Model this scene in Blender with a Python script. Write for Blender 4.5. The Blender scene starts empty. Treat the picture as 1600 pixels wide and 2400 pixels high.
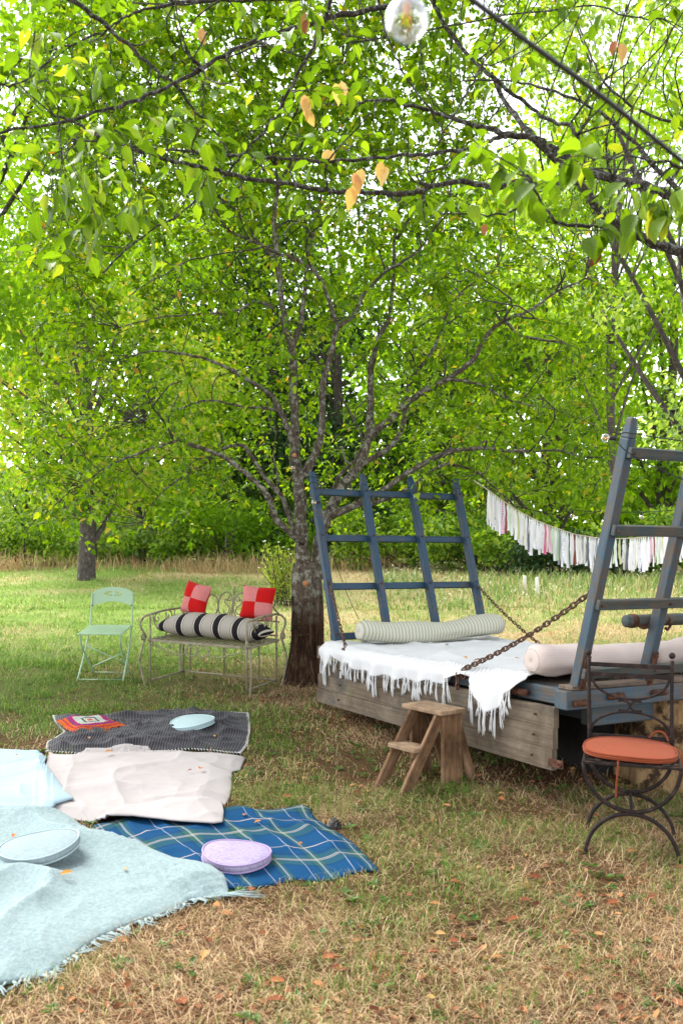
import bpy, math, random
import numpy as np
from mathutils import Vector, Matrix

S = bpy.context.scene
C = S.collection
R = math.radians
rng = random.Random(7)
nr = np.random.RandomState(11)

# ------------------------------------------------------------------ camera
FPX, HOR, ZC, SLOPE = 2200.0, 1315.0, 1.66, 0.066
cam = bpy.data.cameras.new('camera')
camo = bpy.data.objects.new('camera', cam); C.objects.link(camo)
camo.location = (0, 0, ZC); camo.rotation_euler = (R(90), 0, 0)
cam.sensor_width = 36; cam.lens = FPX / 2400 * 36
cam.shift_y = (HOR - 1200) / 2400
cam.clip_start = 0.05; cam.clip_end = 800
cam.dof.use_dof = True; cam.dof.focus_distance = 6.8; cam.dof.aperture_fstop = 4.5
S.camera = camo

# ------------------------------------------------------------------ sky and sun (bright overcast)
SUN_EL, SUN_AZ = 50, -48
w = bpy.data.worlds.new('World'); S.world = w; w.use_nodes = True
nt = w.node_tree; bg = nt.nodes['Background']
sky = nt.nodes.new('ShaderNodeTexSky'); sky.sky_type = 'NISHITA'; sky.sun_disc = False
sky.sun_elevation = R(SUN_EL); sky.sun_rotation = R(SUN_AZ)
bw = nt.nodes.new('ShaderNodeRGBToBW'); mx = nt.nodes.new('ShaderNodeMix'); mx.data_type = 'RGBA'
mx.inputs[0].default_value = 0.86
nt.links.new(sky.outputs[0], bw.inputs[0]); nt.links.new(sky.outputs[0], mx.inputs[6])
nt.links.new(bw.outputs[0], mx.inputs[7]); nt.links.new(mx.outputs[2], bg.inputs[0])
bg.inputs[1].default_value = 0.15
sl = bpy.data.lights.new('sun', 'SUN'); so = bpy.data.objects.new('sun', sl); C.objects.link(so)
sl.energy = 1.5; sl.angle = R(24); sl.color = (1, .96, .9)
e, a = R(SUN_EL), R(SUN_AZ)
to_sun = Vector((math.sin(a) * math.cos(e), math.cos(a) * math.cos(e), math.sin(e)))
so.rotation_euler = to_sun.to_track_quat('Z', 'Y').to_euler(); so.location = (-6, 6, 20)
S.view_settings.view_transform = 'Standard'; S.view_settings.look = 'None'
S.view_settings.gamma = 1; S.view_settings.use_curve_mapping = False
S.view_settings.exposure = 2.62
S.cycles.max_bounces = 8; S.cycles.transparent_max_bounces = 12
S.cycles.diffuse_bounces = 4; S.cycles.transmission_bounces = 6
try:
    S.cycles.use_denoising = True
except Exception:
    pass

# ------------------------------------------------------------------ maths helpers
def V(*a): return Vector(a)
def P(px, py, Y):
    """point at distance Y seen at photo pixel (px, py)"""
    return Vector(((px - 800) / FPX * Y, Y, ZC + (HOR - py) / FPX * Y))
def Yg(py): return FPX * ZC / (py - (HOR - SLOPE * FPX))
def G(px, py):
    Y = Yg(py); return np.array(((px - 800) / FPX * Y, Y))

_perm = np.random.RandomState(3).rand(256, 256)
def vnoise(x, y, seed=0):
    x = np.asarray(x, float) + seed * 17.31; y = np.asarray(y, float) + seed * 9.17
    xi = np.floor(x).astype(int); yi = np.floor(y).astype(int); fx = x - xi; fy = y - yi
    fx = fx * fx * (3 - 2 * fx); fy = fy * fy * (3 - 2 * fy)
    g = lambda i, j: _perm[i & 255, j & 255]
    return (g(xi, yi) * (1 - fx) + g(xi + 1, yi) * fx) * (1 - fy) + (g(xi, yi + 1) * (1 - fx) + g(xi + 1, yi + 1) * fx) * fy
def fbm(x, y, seed=0, o=3):
    s = 0; a = .5; t = 0
    for k in range(o):
        s = s + a * vnoise(np.asarray(x) * 2 ** k, np.asarray(y) * 2 ** k, seed + k); t += a; a *= .5
    return s / t
def gz(x, y):
    """height of the ground"""
    x = np.asarray(x, float); y = np.asarray(y, float)
    yy = np.where(y < 24, y, 24 + (1 - np.exp(-(y - 24) / 6)) * 3)
    yy = np.maximum(yy, -6)
    return SLOPE * yy + .022 * (fbm(x * .9, y * .9, 5) - .5) + .012 * (vnoise(x * 5, y * 5, 8) - .5)
def gzf(x, y): return float(gz(x, y))

def inside(px, py, poly):
    r = np.zeros(px.shape, bool); n = len(poly)
    for i in range(n):
        x1, y1 = poly[i]; x2, y2 = poly[(i + 1) % n]
        c = ((y1 > py) != (y2 > py))
        with np.errstate(divide='ignore', invalid='ignore'):
            xi = (x2 - x1) * (py - y1) / (y2 - y1 + 1e-12) + x1
        r ^= c & (px < xi)
    return r

# ------------------------------------------------------------------ object helpers
def tag(o, label=None, cat=None, group=None, kind=None):
    if label: o['label'] = label
    if cat: o['category'] = cat
    if group: o['group'] = group
    if kind: o['kind'] = kind
    return o
def thing(name, label, cat, loc, group=None):
    o = bpy.data.objects.new(name, None); C.objects.link(o); o.location = loc
    o.empty_display_size = .1
    return tag(o, label, cat, group)
def part_empty(name, parent):
    o = bpy.data.objects.new(name, None); C.objects.link(o); o.parent = parent; o.empty_display_size = .05
    return o
def wloc(o):
    l = Vector((0, 0, 0))
    while o is not None:
        l = l + o.location; o = o.parent
    return l
def np_mesh(name, Vv, F, mat, parent=None, col=None, smooth=True, uv=None):
    """mesh from a vertex array and a face array of one polygon size"""
    Vv = np.asarray(Vv, np.float32)
    if parent is not None:
        Vv = Vv - np.array(wloc(parent), np.float32)
    F = np.asarray(F, np.int32); k = F.shape[1]
    me = bpy.data.meshes.new(name)
    me.vertices.add(len(Vv)); me.vertices.foreach_set('co', Vv.ravel())
    me.loops.add(F.size); me.loops.foreach_set('vertex_index', F.ravel())
    me.polygons.add(len(F)); me.polygons.foreach_set('loop_start', np.arange(0, F.size, k, dtype=np.int32))
    if smooth: me.polygons.foreach_set('use_smooth', np.ones(len(F), bool))
    if col is not None:
        at = me.color_attributes.new('col', 'FLOAT_COLOR', 'POINT')
        c4 = np.ones((len(Vv), 4), np.float32); c4[:, :3] = col; at.data.foreach_set('color', c4.ravel())
    if uv is not None:
        ul = me.uv_layers.new(name='UVMap'); ul.data.foreach_set('uv', np.asarray(uv, np.float32)[F.ravel()].ravel())
    me.update(calc_edges=True); me.validate()
    me.materials.append(mat)
    o = bpy.data.objects.new(name, me); C.objects.link(o)
    if parent is not None: o.parent = parent
    return o

class MB:
    def __init__(s): s.v = []; s.f = []; s.uv = []
    def add(s, vs, fs, uvs=None):
        n = len(s.v); s.v.extend([tuple(p) for p in vs])
        for i, f in enumerate(fs):
            s.f.append(tuple(n + k for k in f)); s.uv.append(uvs[i] if uvs else [(0, 0)] * len(f))
        return s
    def bar(s, p0, p1, w, h, up=(0, 0, 1), t1=(1, 1), off=0):
        """box from p0 to p1, w across, h along up; t1 tapers the far end"""
        p0, p1 = Vector(p0), Vector(p1); d = (p1 - p0); L = d.length; d.normalize()
        x = d.cross(Vector(up)); x.normalize(); u = x.cross(d)
        vs = []
        for p, (a, b) in ((p0, (1, 1)), (p1, t1)):
            for (i, j) in ((-1, -1), (1, -1), (1, 1), (-1, 1)):
                vs.append(p + x * (i * w / 2 * a) + u * (j * h / 2 * b))
        fs = [(0, 1, 2, 3), (7, 6, 5, 4)]; o = rng.random() * 7
        uvs = [[(o, 0), (o, w), (o + h, w), (o + h, 0)]] * 2
        c = [0, w, w + h, 2 * w + h, 2 * w + 2 * h]
        for k in range(4):
            k2 = (k + 1) % 4
            fs.append((k, 4 + k, 4 + k2, k2))
            uvs.append([(o, c[k]), (o + L, c[k]), (o + L, c[k + 1]), (o, c[k + 1])])
        return s.add(vs, fs, uvs)
    def tube(s, pts, rad, n=6, closed=False, cap=True, flat=1.0):
        pts = [Vector(p) for p in pts]; m = len(pts)
        if not hasattr(rad, '__len__'): rad = [rad] * m
        t = []
        for i in range(m):
            a = pts[(i - 1) % m] if (closed or i > 0) else pts[0]
            b = pts[(i + 1) % m] if (closed or i < m - 1) else pts[-1]
            q = b - a
            t.append(q.normalized() if q.length > 1e-9 else Vector((0, 0, 1)))
        ref = Vector((0, 0, 1)) if abs(t[0].z) < .9 else Vector((1, 0, 0))
        x = t[0].cross(ref).normalized(); vs = []; L = 0; ls = []
        for i in range(m):
            x = (x - t[i] * x.dot(t[i]))
            x = x.normalized() if x.length > 1e-6 else t[i].orthogonal().normalized()
            y = t[i].cross(x)
            if i: L += (pts[i] - pts[i - 1]).length
            ls.append(L)
            for k in range(n):
                a = 2 * math.pi * k / n
                vs.append(pts[i] + x * (math.cos(a) * rad[i]) + y * (math.sin(a) * rad[i] * flat))
        fs = []; uvs = []
        for i in range(m if closed else m - 1):
            j = (i + 1) % m; lj = ls[j] if j else L
            for k in range(n):
                k2 = (k + 1) % n
                fs.append((i * n + k, i * n + k2, j * n + k2, j * n + k))
                uvs.append([(k / n, ls[i]), ((k + 1) / n, ls[i]), ((k + 1) / n, lj), (k / n, lj)])
        if cap and not closed:
            fs.append(tuple(range(n - 1, -1, -1))); uvs.append([(0, 0)] * n)
            fs.append(tuple((m - 1) * n + k for k in range(n))); uvs.append([(0, 0)] * n)
        return s.add(vs, fs, uvs)
    def sphere(s, c, r, nu=10, nv=7, sc=(1, 1, 1)):
        c = Vector(c); vs = []; fs = []
        for j in range(nv + 1):
            b = math.pi * j / nv
            for i in range(nu):
                a = 2 * math.pi * i / nu
                vs.append(c + Vector((math.cos(a) * math.sin(b) * r * sc[0], math.sin(a) * math.sin(b) * r * sc[1], math.cos(b) * r * sc[2])))
        for j in range(nv):
            for i in range(nu):
                i2 = (i + 1) % nu
                fs.append((j * nu + i, (j + 1) * nu + i, (j + 1) * nu + i2, j * nu + i2))
        return s.add(vs, fs)
    def prism(s, poly, off):
        """polygon of points extruded by the vector off"""
        n = len(poly); off = Vector(off); vs = [Vector(p) for p in poly]; vs += [p + off for p in vs]
        fs = [tuple(range(n - 1, -1, -1)), tuple(range(n, 2 * n))]
        for k in range(n): fs.append((k, (k + 1) % n, n + (k + 1) % n, n + k))
        return s.add(vs, fs)
    def build(s, name, mat, parent=None, smooth=True, bevel=0, sub=0):
        me = bpy.data.meshes.new(name); o0 = wloc(parent) if parent is not None else Vector((0, 0, 0))
        me.from_pydata([(p[0] - o0.x, p[1] - o0.y, p[2] - o0.z) for p in s.v], [], s.f)
        ul = me.uv_layers.new(name='UVMap')
        ul.data.foreach_set('uv', [c for f in s.uv for q in f for c in q])
        me.materials.append(mat)
        if smooth: me.polygons.foreach_set('use_smooth', [True] * len(me.polygons))
        me.update()
        o = bpy.data.objects.new(name, me); C.objects.link(o)
        if parent is not None: o.parent = parent
        if bevel:
            b = o.modifiers.new('bevel', 'BEVEL'); b.width = bevel; b.segments = 2; b.limit_method = 'ANGLE'
            b.harden_normals = False
        if sub:
            q = o.modifiers.new('sub', 'SUBSURF'); q.levels = q.render_levels = sub
        return o

def smooth_path(pts, k=4, jit=0):
    """Catmull-Rom through points given as (Vector, radius)"""
    out = []; n = len(pts)
    for i in range(n - 1):
        p0 = pts[max(i - 1, 0)]; p1 = pts[i]; p2 = pts[i + 1]; p3 = pts[min(i + 2, n - 1)]
        for j in range(k):
            t = j / k; t2 = t * t; t3 = t2 * t
            q = .5 * ((2 * p1[0]) + (p2[0] - p0[0]) * t + (2 * p0[0] - 5 * p1[0] + 4 * p2[0] - p3[0]) * t2 + (3 * p1[0] - p0[0] - 3 * p2[0] + p3[0]) * t3)
            r = p1[1] * (1 - t) + p2[1] * t
            if jit and (i or j): q = q + Vector((rng.uniform(-1, 1), rng.uniform(-1, 1), rng.uniform(-1, 1))) * jit
            out.append((q, r))
    out.append(pts[-1]); return out
def arc(c, e1, e2, r1, r2, a0, a1, n=16):
    c, e1, e2 = Vector(c), Vector(e1), Vector(e2)
    return [c + e1 * (math.cos(a0 + (a1 - a0) * i / n) * r1) + e2 * (math.sin(a0 + (a1 - a0) * i / n) * r2) for i in range(n + 1)]
def spiral(c, e1, e2, r0, r1, a0, a1, n=18):
    c, e1, e2 = Vector(c), Vector(e1), Vector(e2); o = []
    for i in range(n + 1):
        t = i / n; r = r0 + (r1 - r0) * t; a = a0 + (a1 - a0) * t
        o.append(c + e1 * (math.cos(a) * r) + e2 * (math.sin(a) * r))
    return o
def catm(pts, k=5): return [p for p, r in smooth_path([(Vector(p), 0) for p in pts], k)]

class Frame:
    """local x, y on the sloping ground, z straight up"""
    def __init__(s, x, y, ang, level=False):
        s.o = Vector((x, y, gzf(x, y))); s.c, s.s = math.cos(ang), math.sin(ang); s.level = level
    def __call__(s, x, y, z):
        dx = s.c * x - s.s * y; dy = s.s * x + s.c * y
        return Vector((s.o.x + dx, s.o.y + dy, s.o.z + z + (0 if s.level else SLOPE * dy)))
    def d(s, x, y, z):
        return Vector((s.c * x - s.s * y, s.s * x + s.c * y, z + (0 if s.level else SLOPE * (s.s * x + s.c * y))))

# ------------------------------------------------------------------ material helpers
class NT:
    def __init__(s, name):
        s.m = bpy.data.materials.new(name); s.m.use_nodes = True; s.t = s.m.node_tree
        s.b = s.t.nodes['Principled BSDF']; s.out = s.t.nodes['Material Output']
    def n(s, ty, **kw):
        q = s.t.nodes.new(ty)
        for k, v in kw.items():
            if k.startswith('i_'): q.inputs[int(k[2:])].default_value = v
            else: setattr(q, k, v)
        return q
    def l(s, a, b): s.t.links.new(a, b)
    def math(s, op, a, b=None, c=None):
        q = s.n('ShaderNodeMath', operation=op)
        for i, x in enumerate((a, b, c)):
            if x is None: continue
            if hasattr(x, 'links'): s.l(x, q.inputs[i])
            else: q.inputs[i].default_value = x
        return q.outputs[0]
    def ramp(s, fac, stops, interp='LINEAR'):
        q = s.n('ShaderNodeValToRGB'); cr = q.color_ramp; cr.interpolation = interp
        while len(cr.elements) < len(stops): cr.elements.new(.5)
        for e, (p, c) in zip(cr.elements, stops): e.position = p; e.color = (*c[:3], 1)
        s.l(fac, q.inputs[0]); return q.outputs[0]
    def mix(s, fac, a, b, blend='MIX'):
        q = s.n('ShaderNodeMix', data_type='RGBA', blend_type=blend)
        for i, x in ((0, fac), (6, a), (7, b)):
            if hasattr(x, 'links'): s.l(x, q.inputs[i])
            else: q.inputs[i].default_value = x if i == 0 else (*x[:3], 1)
        return q.outputs[2]
    def coord(s, kind='Object', scale=(1, 1, 1)):
        t = s.n('ShaderNodeTexCoord'); m = s.n('ShaderNodeMapping'); m.inputs[3].default_value = scale
        s.l(t.outputs[kind], m.inputs[0]); return m.outputs[0]
    def noise(s, vec, scale, detail=4, rough=.6, dist=0):
        q = s.n('ShaderNodeTexNoise'); q.inputs['Scale'].default_value = scale; q.inputs['Detail'].default_value = detail
        q.inputs['Roughness'].default_value = rough; q.inputs['Distortion'].default_value = dist
        s.l(vec, q.inputs['Vector']); return q.outputs[0]
    def bump(s, h, strength=.3, dist=.01, prev=None):
        q = s.n('ShaderNodeBump'); q.inputs['Strength'].default_value = strength; q.inputs['Distance'].default_value = dist
        s.l(h, q.inputs['Height'])
        if prev is not None: s.l(prev, q.inputs['Normal'])
        s.l(q.outputs[0], s.b.inputs['Normal']); return q.outputs[0]
    def base(s, c, rough=.8, spec=.3, metal=0):
        if hasattr(c, 'links'): s.l(c, s.b.inputs['Base Color'])
        else: s.b.inputs['Base Color'].default_value = (*c[:3], 1)
        s.b.inputs['Roughness'].default_value = rough; s.b.inputs['Specular IOR Level'].default_value = spec
        s.b.inputs['Metallic'].default_value = metal; return s
def sep(t, vec):
    q = t.n('ShaderNodeSeparateXYZ'); t.l(vec, q.inputs[0]); return q.outputs

def mottled(name, stops, scale=8, stretch=(1, 1, 1), coord='Object', rough=.8, spec=.3, metal=0, bump=.3, bscale=60, bdist=.005, detail=5, dist=0):
    t = NT(name); v = t.coord(coord, stretch)
    t.base(t.ramp(t.noise(v, scale, detail, .65, dist), stops), rough, spec, metal)
    if bump: t.bump(t.noise(v, bscale, 3), bump, bdist)
    return t.m

def leaf_mat(name, stops, trans=.5, rough=.45, rnd='island', tint=(1.7, 1.65, .35), spec=.2):
    t = NT(name)
    if rnd == 'island': f = t.n('ShaderNodeNewGeometry').outputs['Random Per Island']
    else: f = t.n('ShaderNodeObjectInfo').outputs['Random']
    c = t.ramp(f, stops)
    if rnd == 'object':   # midrib, side veins and blotches in leaf coordinates
        q = sep(t, t.coord('Object')); ay = t.math('ABSOLUTE', q[1]); vn = t.math('FRACT', t.math('MULTIPLY', t.math('SUBTRACT', q[0], t.math('MULTIPLY', ay, .8)), 9))
        vm = t.math('MAXIMUM', t.ramp(ay, [(.012, (1,) * 3), (.022, (0,) * 3)]), t.ramp(vn, [(0, (.8,) * 3), (.16, (0,) * 3), (.88, (0,) * 3), (1, (.8,) * 3)]))
        c = t.mix(t.math('MULTIPLY', vm, .45), c, t.mix(1, c, (1.7, 1.6, 1.5), 'MULTIPLY'))
        c = t.mix(t.math('MULTIPLY', t.ramp(t.noise(t.coord('Object'), 5, 5, .7), [(.55, (0,) * 3), (.68, (1,) * 3)]), .5), c, t.mix(1, c, (.75, .6, .6), 'MULTIPLY'))
        t.bump(vm, .5, .02)
    t.base(c, rough, spec)
    tr = t.n('ShaderNodeBsdfTranslucent'); t.l(t.mix(1.0, c, tint, 'MULTIPLY'), tr.inputs[0])
    ms = t.n('ShaderNodeMixShader'); ms.inputs[0].default_value = trans
    t.l(t.b.outputs[0], ms.inputs[1]); t.l(tr.outputs[0], ms.inputs[2]); t.l(ms.outputs[0], t.out.inputs[0])
    return t.m

def fabric(name, c, c2=None, scale=40, rough=.95, bump=.25, bscale=600, bdist=.002, weave=True):
    t = NT(name); v = t.coord('UV'); c2 = c2 or tuple(x * .88 for x in c)
    t.base(t.ramp(t.noise(v, scale, 4), [(.3, c2), (.7, c)]), rough, .1)
    t.b.inputs['Sheen Weight'].default_value = .03
    t.bump(t.noise(v, bscale, 2), bump, bdist)
    return t.m

def stripes(name, axis, freq, stops, rough=.95, bump=.2, wob=0, coordk='UV'):
    """stripes across a UV axis; stops is a constant ramp over one period"""
    t = NT(name); v = t.coord(coordk); q = sep(t, v)[axis]
    if wob: q = t.math('ADD', q, t.math('MULTIPLY', t.noise(v, 6, 2), wob))
    f = t.math('FRACT', t.math('MULTIPLY', q, freq))
    c = t.ramp(f, stops, 'CONSTANT')
    t.base(c, rough, .1); t.bump(t.noise(v, 500, 2), bump, .002)
    return t.m

# ------------------------------------------------------------------ materials
def bark(name, dark, mid, lichen, amount=.55, scale=9, base_dark=None):
    t = NT(name); v = t.coord('Object', (1, 1, .55)); v2 = t.coord('Object', (1, 1, 1))
    c = t.ramp(t.noise(v, scale * 3, 6, .7), [(.3, dark), (.62, mid)])
    ln = t.noise(v2, scale * 1.6, 6, .75)
    m = t.ramp(ln, [(amount - .06, (0, 0, 0)), (amount + .05, (1, 1, 1))])
    c = t.mix(m, c, lichen)
    h = t.noise(v, scale * 6, 5, .7)
    if base_dark:
        z = sep(t, t.coord('Object'))[2]; zz = t.math('ADD', z, t.math('MULTIPLY', t.noise(v2, 6, 3), .5))
        fm = t.ramp(t.math('MULTIPLY', zz, .5), [(.38, (1, 1, 1)), (.60, (0, 0, 0))])
        vv = t.coord('Object', (1, 1, .12))
        bc = t.ramp(t.noise(vv, 30, 6, .7), [(.3, base_dark[0]), (.5, base_dark[1]), (.72, base_dark[2])])
        c = t.mix(fm, c, bc)
        h = t.math('ADD', h, t.math('MULTIPLY', t.noise(vv, 30, 4, .7), t.math('MULTIPLY', fm, 2.5)))
    t.base(c, .9, .12); t.bump(h, 1.0, .035)
    return t.m
M_bark = bark('lichen_bark', (.028, .021, .015), (.16, .125, .09), (.32, .32, .26), .55, 9, ((.006, .004, .003), (.06, .032, .018), (.20, .125, .075)))
M_limb = bark('limb_bark', (.026, .020, .015), (.145, .115, .083), (.33, .33, .27), .56, 12)
M_twig = mottled('twig_bark', [(.35, (.022, .016, .013)), (.6, (.065, .052, .042)), (.78, (.18, .17, .15))], 25, bump=.3)
M_fbark = bark('dark_lichen_bark', (.026, .020, .016), (.095, .08, .065), (.32, .33, .30), .57, 26)
M_gbark = bark('grey_bark', (.035, .028, .026), (.12, .10, .09), (.30, .29, .27), .64, 7)
M_sbark = bark('shaggy_bark', (.022, .014, .010), (.09, .055, .04), (.2, .16, .13), .68, 8)

LG = [(0, (.050, .115, .004)), (.3, (.092, .188, .005)), (.65, (.15, .27, .007)), (.94, (.24, .36, .010)), (.99, (.42, .36, .04)), (1, (.36, .18, .03))]
M_leaf = leaf_mat('fruit_tree_leaf', LG, .5)
M_leafo = leaf_mat('fruit_tree_leaf_single', LG, .5, rnd='object')
FG = [(0, (.06, .12, .008)), (.5, (.105, .195, .012)), (.90, (.17, .265, .02)), (1, (.27, .31, .04))]
M_fleaf = leaf_mat('cherry_leaf', FG, .5)
M_fleafo = leaf_mat('cherry_leaf_single', FG, .5, rnd='object')
M_yleaf = leaf_mat('yellow_leaf', [(0, (.70, .45, .12)), (.6, (.72, .52, .18)), (1, (.6, .34, .16))], .4, rnd='object', tint=(1.1, 1, .8))
M_brown = leaf_mat('dry_brown_leaf', [(0, (.10, .035, .018)), (.5, (.24, .09, .045)), (.8, (.34, .15, .07)), (1, (.45, .27, .11))], .15, .8, tint=(1, .9, .7), spec=.1)
M_browno = leaf_mat('dry_leaf_single', [(0, (.16, .05, .025)), (.4, (.30, .11, .05)), (.7, (.42, .2, .08)), (1, (.5, .32, .12))], .15, .8, rnd='object', tint=(1, .9, .7), spec=.1)
M_orange = leaf_mat('orange_leaf', [(0, (.50, .20, .035)), (.5, (.58, .28, .05)), (1, (.40, .15, .05))], .2, .6, rnd='object', tint=(1, .9, .7))

def attr_mat(name, trans=.35, rough=.7):
    t = NT(name); at = t.n('ShaderNodeAttribute', attribute_name='col'); c = at.outputs[0]
    t.base(c, rough, .15)
    tr = t.n('ShaderNodeBsdfTranslucent'); t.l(t.mix(1.0, c, (1.0, 1.0, .85), 'MULTIPLY'), tr.inputs[0])
    ms = t.n('ShaderNodeMixShader'); ms.inputs[0].default_value = trans
    t.l(t.b.outputs[0], ms.inputs[1]); t.l(tr.outputs[0], ms.inputs[2]); t.l(ms.outputs[0], t.out.inputs[0])
    return t.m
M_grass = attr_mat('grass_blade')
t = NT('ground_soil'); v = t.coord('Object')
at = t.n('ShaderNodeAttribute', attribute_name='col').outputs[0]
n1 = t.ramp(t.noise(v, 34, 6, .75), [(.25, (.35, .33, .3)), (.5, (.9, .88, .85)), (.75, (1.5, 1.45, 1.3))])
t.base(t.mix(1.0, at, n1, 'MULTIPLY'), .95, .05); t.bump(t.noise(v, 90, 5, .7), .8, .02)
M_ground = t.m

def paint_wood(name, blue, blue2, wood, amt, stretch=(1.2, 26, 1)):
    t = NT(name); v = t.coord('UV', stretch); v2 = t.coord('Object')
    c = t.ramp(t.noise(v, 2.2, 5, .6), [(.3, blue2), (.65, blue)])
    wc = t.ramp(t.noise(v, 3.5, 6, .7), [(.3, tuple(x * .4 for x in wood)), (.7, wood)])
    m = t.ramp(t.math('ADD', t.math('MULTIPLY', t.math('ADD', t.math('MULTIPLY', t.noise(v2, 7, 6, .78), .62), t.math('MULTIPLY', t.noise(v2, 48, 3, .7), .38)), .74), t.math('MULTIPLY', t.noise(v, 2.5, 5, .7), .26)),
               [(amt - .05, (0, 0, 0)), (amt + .06, (1, 1, 1))])
    t.base(t.mix(m, c, wc), .55, .35); t.bump(t.noise(v, 4, 6, .75), .35, .006)
    return t.m
M_blue = paint_wood('blue_painted_wood', (.012, .045, .084), (.008, .028, .052), (.10, .065, .045), .555)
M_blue2 = paint_wood('faded_blue_wood', (.042, .082, .118), (.024, .045, .062), (.115, .085, .06), .51)
M_rung2 = paint_wood('dark_rung_wood', (.04, .07, .075), (.022, .034, .034), (.11, .08, .055), .50)
def wood(name, c1, c2, c3, stretch=(1.5, 30, 1), knots=True, rough=.85):
    t = NT(name); v = t.coord('UV', stretch); v2 = t.coord('Object')
    c = t.ramp(t.noise(v, 2.0, 7, .7, .4), [(.25, c1), (.5, c2), (.75, c3)])
    st = t.ramp(t.noise(v2, 7, 5, .7), [(.36, (.42, .42, .44)), (.58, (1, 1, 1))])
    t.base(t.mix(.8, c, st, 'MULTIPLY'), rough, .15); t.bump(t.noise(v, 5, 6, .75), .5, .006)
    return t.m
M_greywood = wood('weathered_grey_wood', (.055, .040, .029), (.15, .115, .085), (.24, .19, .145))
M_stool = wood('old_brown_wood', (.07, .036, .019), (.17, .095, .05), (.29, .19, .115), (1.2, 11, 1))
M_stooltop = wood('worn_step_wood', (.14, .085, .05), (.27, .18, .11), (.37, .27, .18), (1.2, 11, 1))
M_deck = wood('deck_wood', (.06, .045, .034), (.14, .105, .08), (.22, .17, .13))
M_rust = mottled('rusty_iron', [(.3, (.025, .011, .008)), (.5, (.07, .030, .018)), (.7, (.14, .062, .036))], 30, rough=.85, spec=.2, metal=.0, bump=.4, bscale=90)
M_chain = mottled('chain_iron', [(.3, (.04, .022, .016)), (.6, (.13, .07, .045)), (.8, (.22, .14, .1))], 40, rough=.7, spec=.4, metal=.35, bump=.3)
M_iron = mottled('dark_wrought_iron', [(.3, (.006, .004, .004)), (.55, (.020, .012, .010)), (.78, (.085, .045, .033))], 26, rough=.65, spec=.2, metal=.0, bump=.25, bscale=120)
M_cream = mottled('cream_painted_iron', [(.30, (.06, .036, .022)), (.42, (.17, .145, .09)), (.65, (.25, .22, .145))], 22, rough=.5, spec=.4, bump=.2)
M_sage = mottled('sage_green_paint', [(.2, (.235, .36, .225)), (.7, (.28, .41, .265))], 6, rough=.42, spec=.45, bump=.05)
t = NT('split_log'); v = t.coord('Object', (1, 1, .35)); v2 = t.coord('Object')
c = t.ramp(t.noise(v, 9, 7, .75, .5), [(.28, (.08, .045, .025)), (.45, (.30, .185, .09)), (.56, (.44, .29, .145)), (.75, (.52, .38, .21))])
c = t.mix(t.ramp(t.noise(v2, 5, 5, .65), [(.47, (0, 0, 0)), (.53, (1, 1, 1))]), c, (.06, .036, .022))
t.base(c, .85, .15); t.bump(t.noise(v, 14, 7, .8), 1.0, .05); M_log = t.m
M_blackblock = mottled('near_black_wood', [(.3, (.006, .005, .005)), (.7, (.02, .017, .015))], 12, rough=.9, bump=.4)  # near-black colour of the blocks under the wagon
M_black = mottled('black_rubber', [(.3, (.012, .012, .013)), (.7, (.022, .022, .024))], 20, rough=.5, bump=.1)
M_cut = mottled('fresh_cut_wood', [(.3, (.22, .08, .03)), (.7, (.48, .22, .09))], 40, rough=.8)
t = NT('clear_glass'); gl = t.n('ShaderNodeBsdfGlass'); gl.inputs['IOR'].default_value = 1.12; gl.inputs['Roughness'].default_value = 0
gs = t.n('ShaderNodeBsdfGlossy'); gs.inputs['Roughness'].default_value = .02
tp = t.n('ShaderNodeBsdfTransparent'); lw = t.n('ShaderNodeLayerWeight'); lw.inputs[0].default_value = .35
ms = t.n('ShaderNodeMixShader'); t.l(lw.outputs['Facing'], ms.inputs[0]); t.l(gl.outputs[0], ms.inputs[1]); t.l(gs.outputs[0], ms.inputs[2])
t.l(ms.outputs[0], t.out.inputs[0]); M_glass = t.m
t = NT('amber_filament'); t.base((.75, .33, .06), .5, .3); M_fil = t.m

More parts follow.
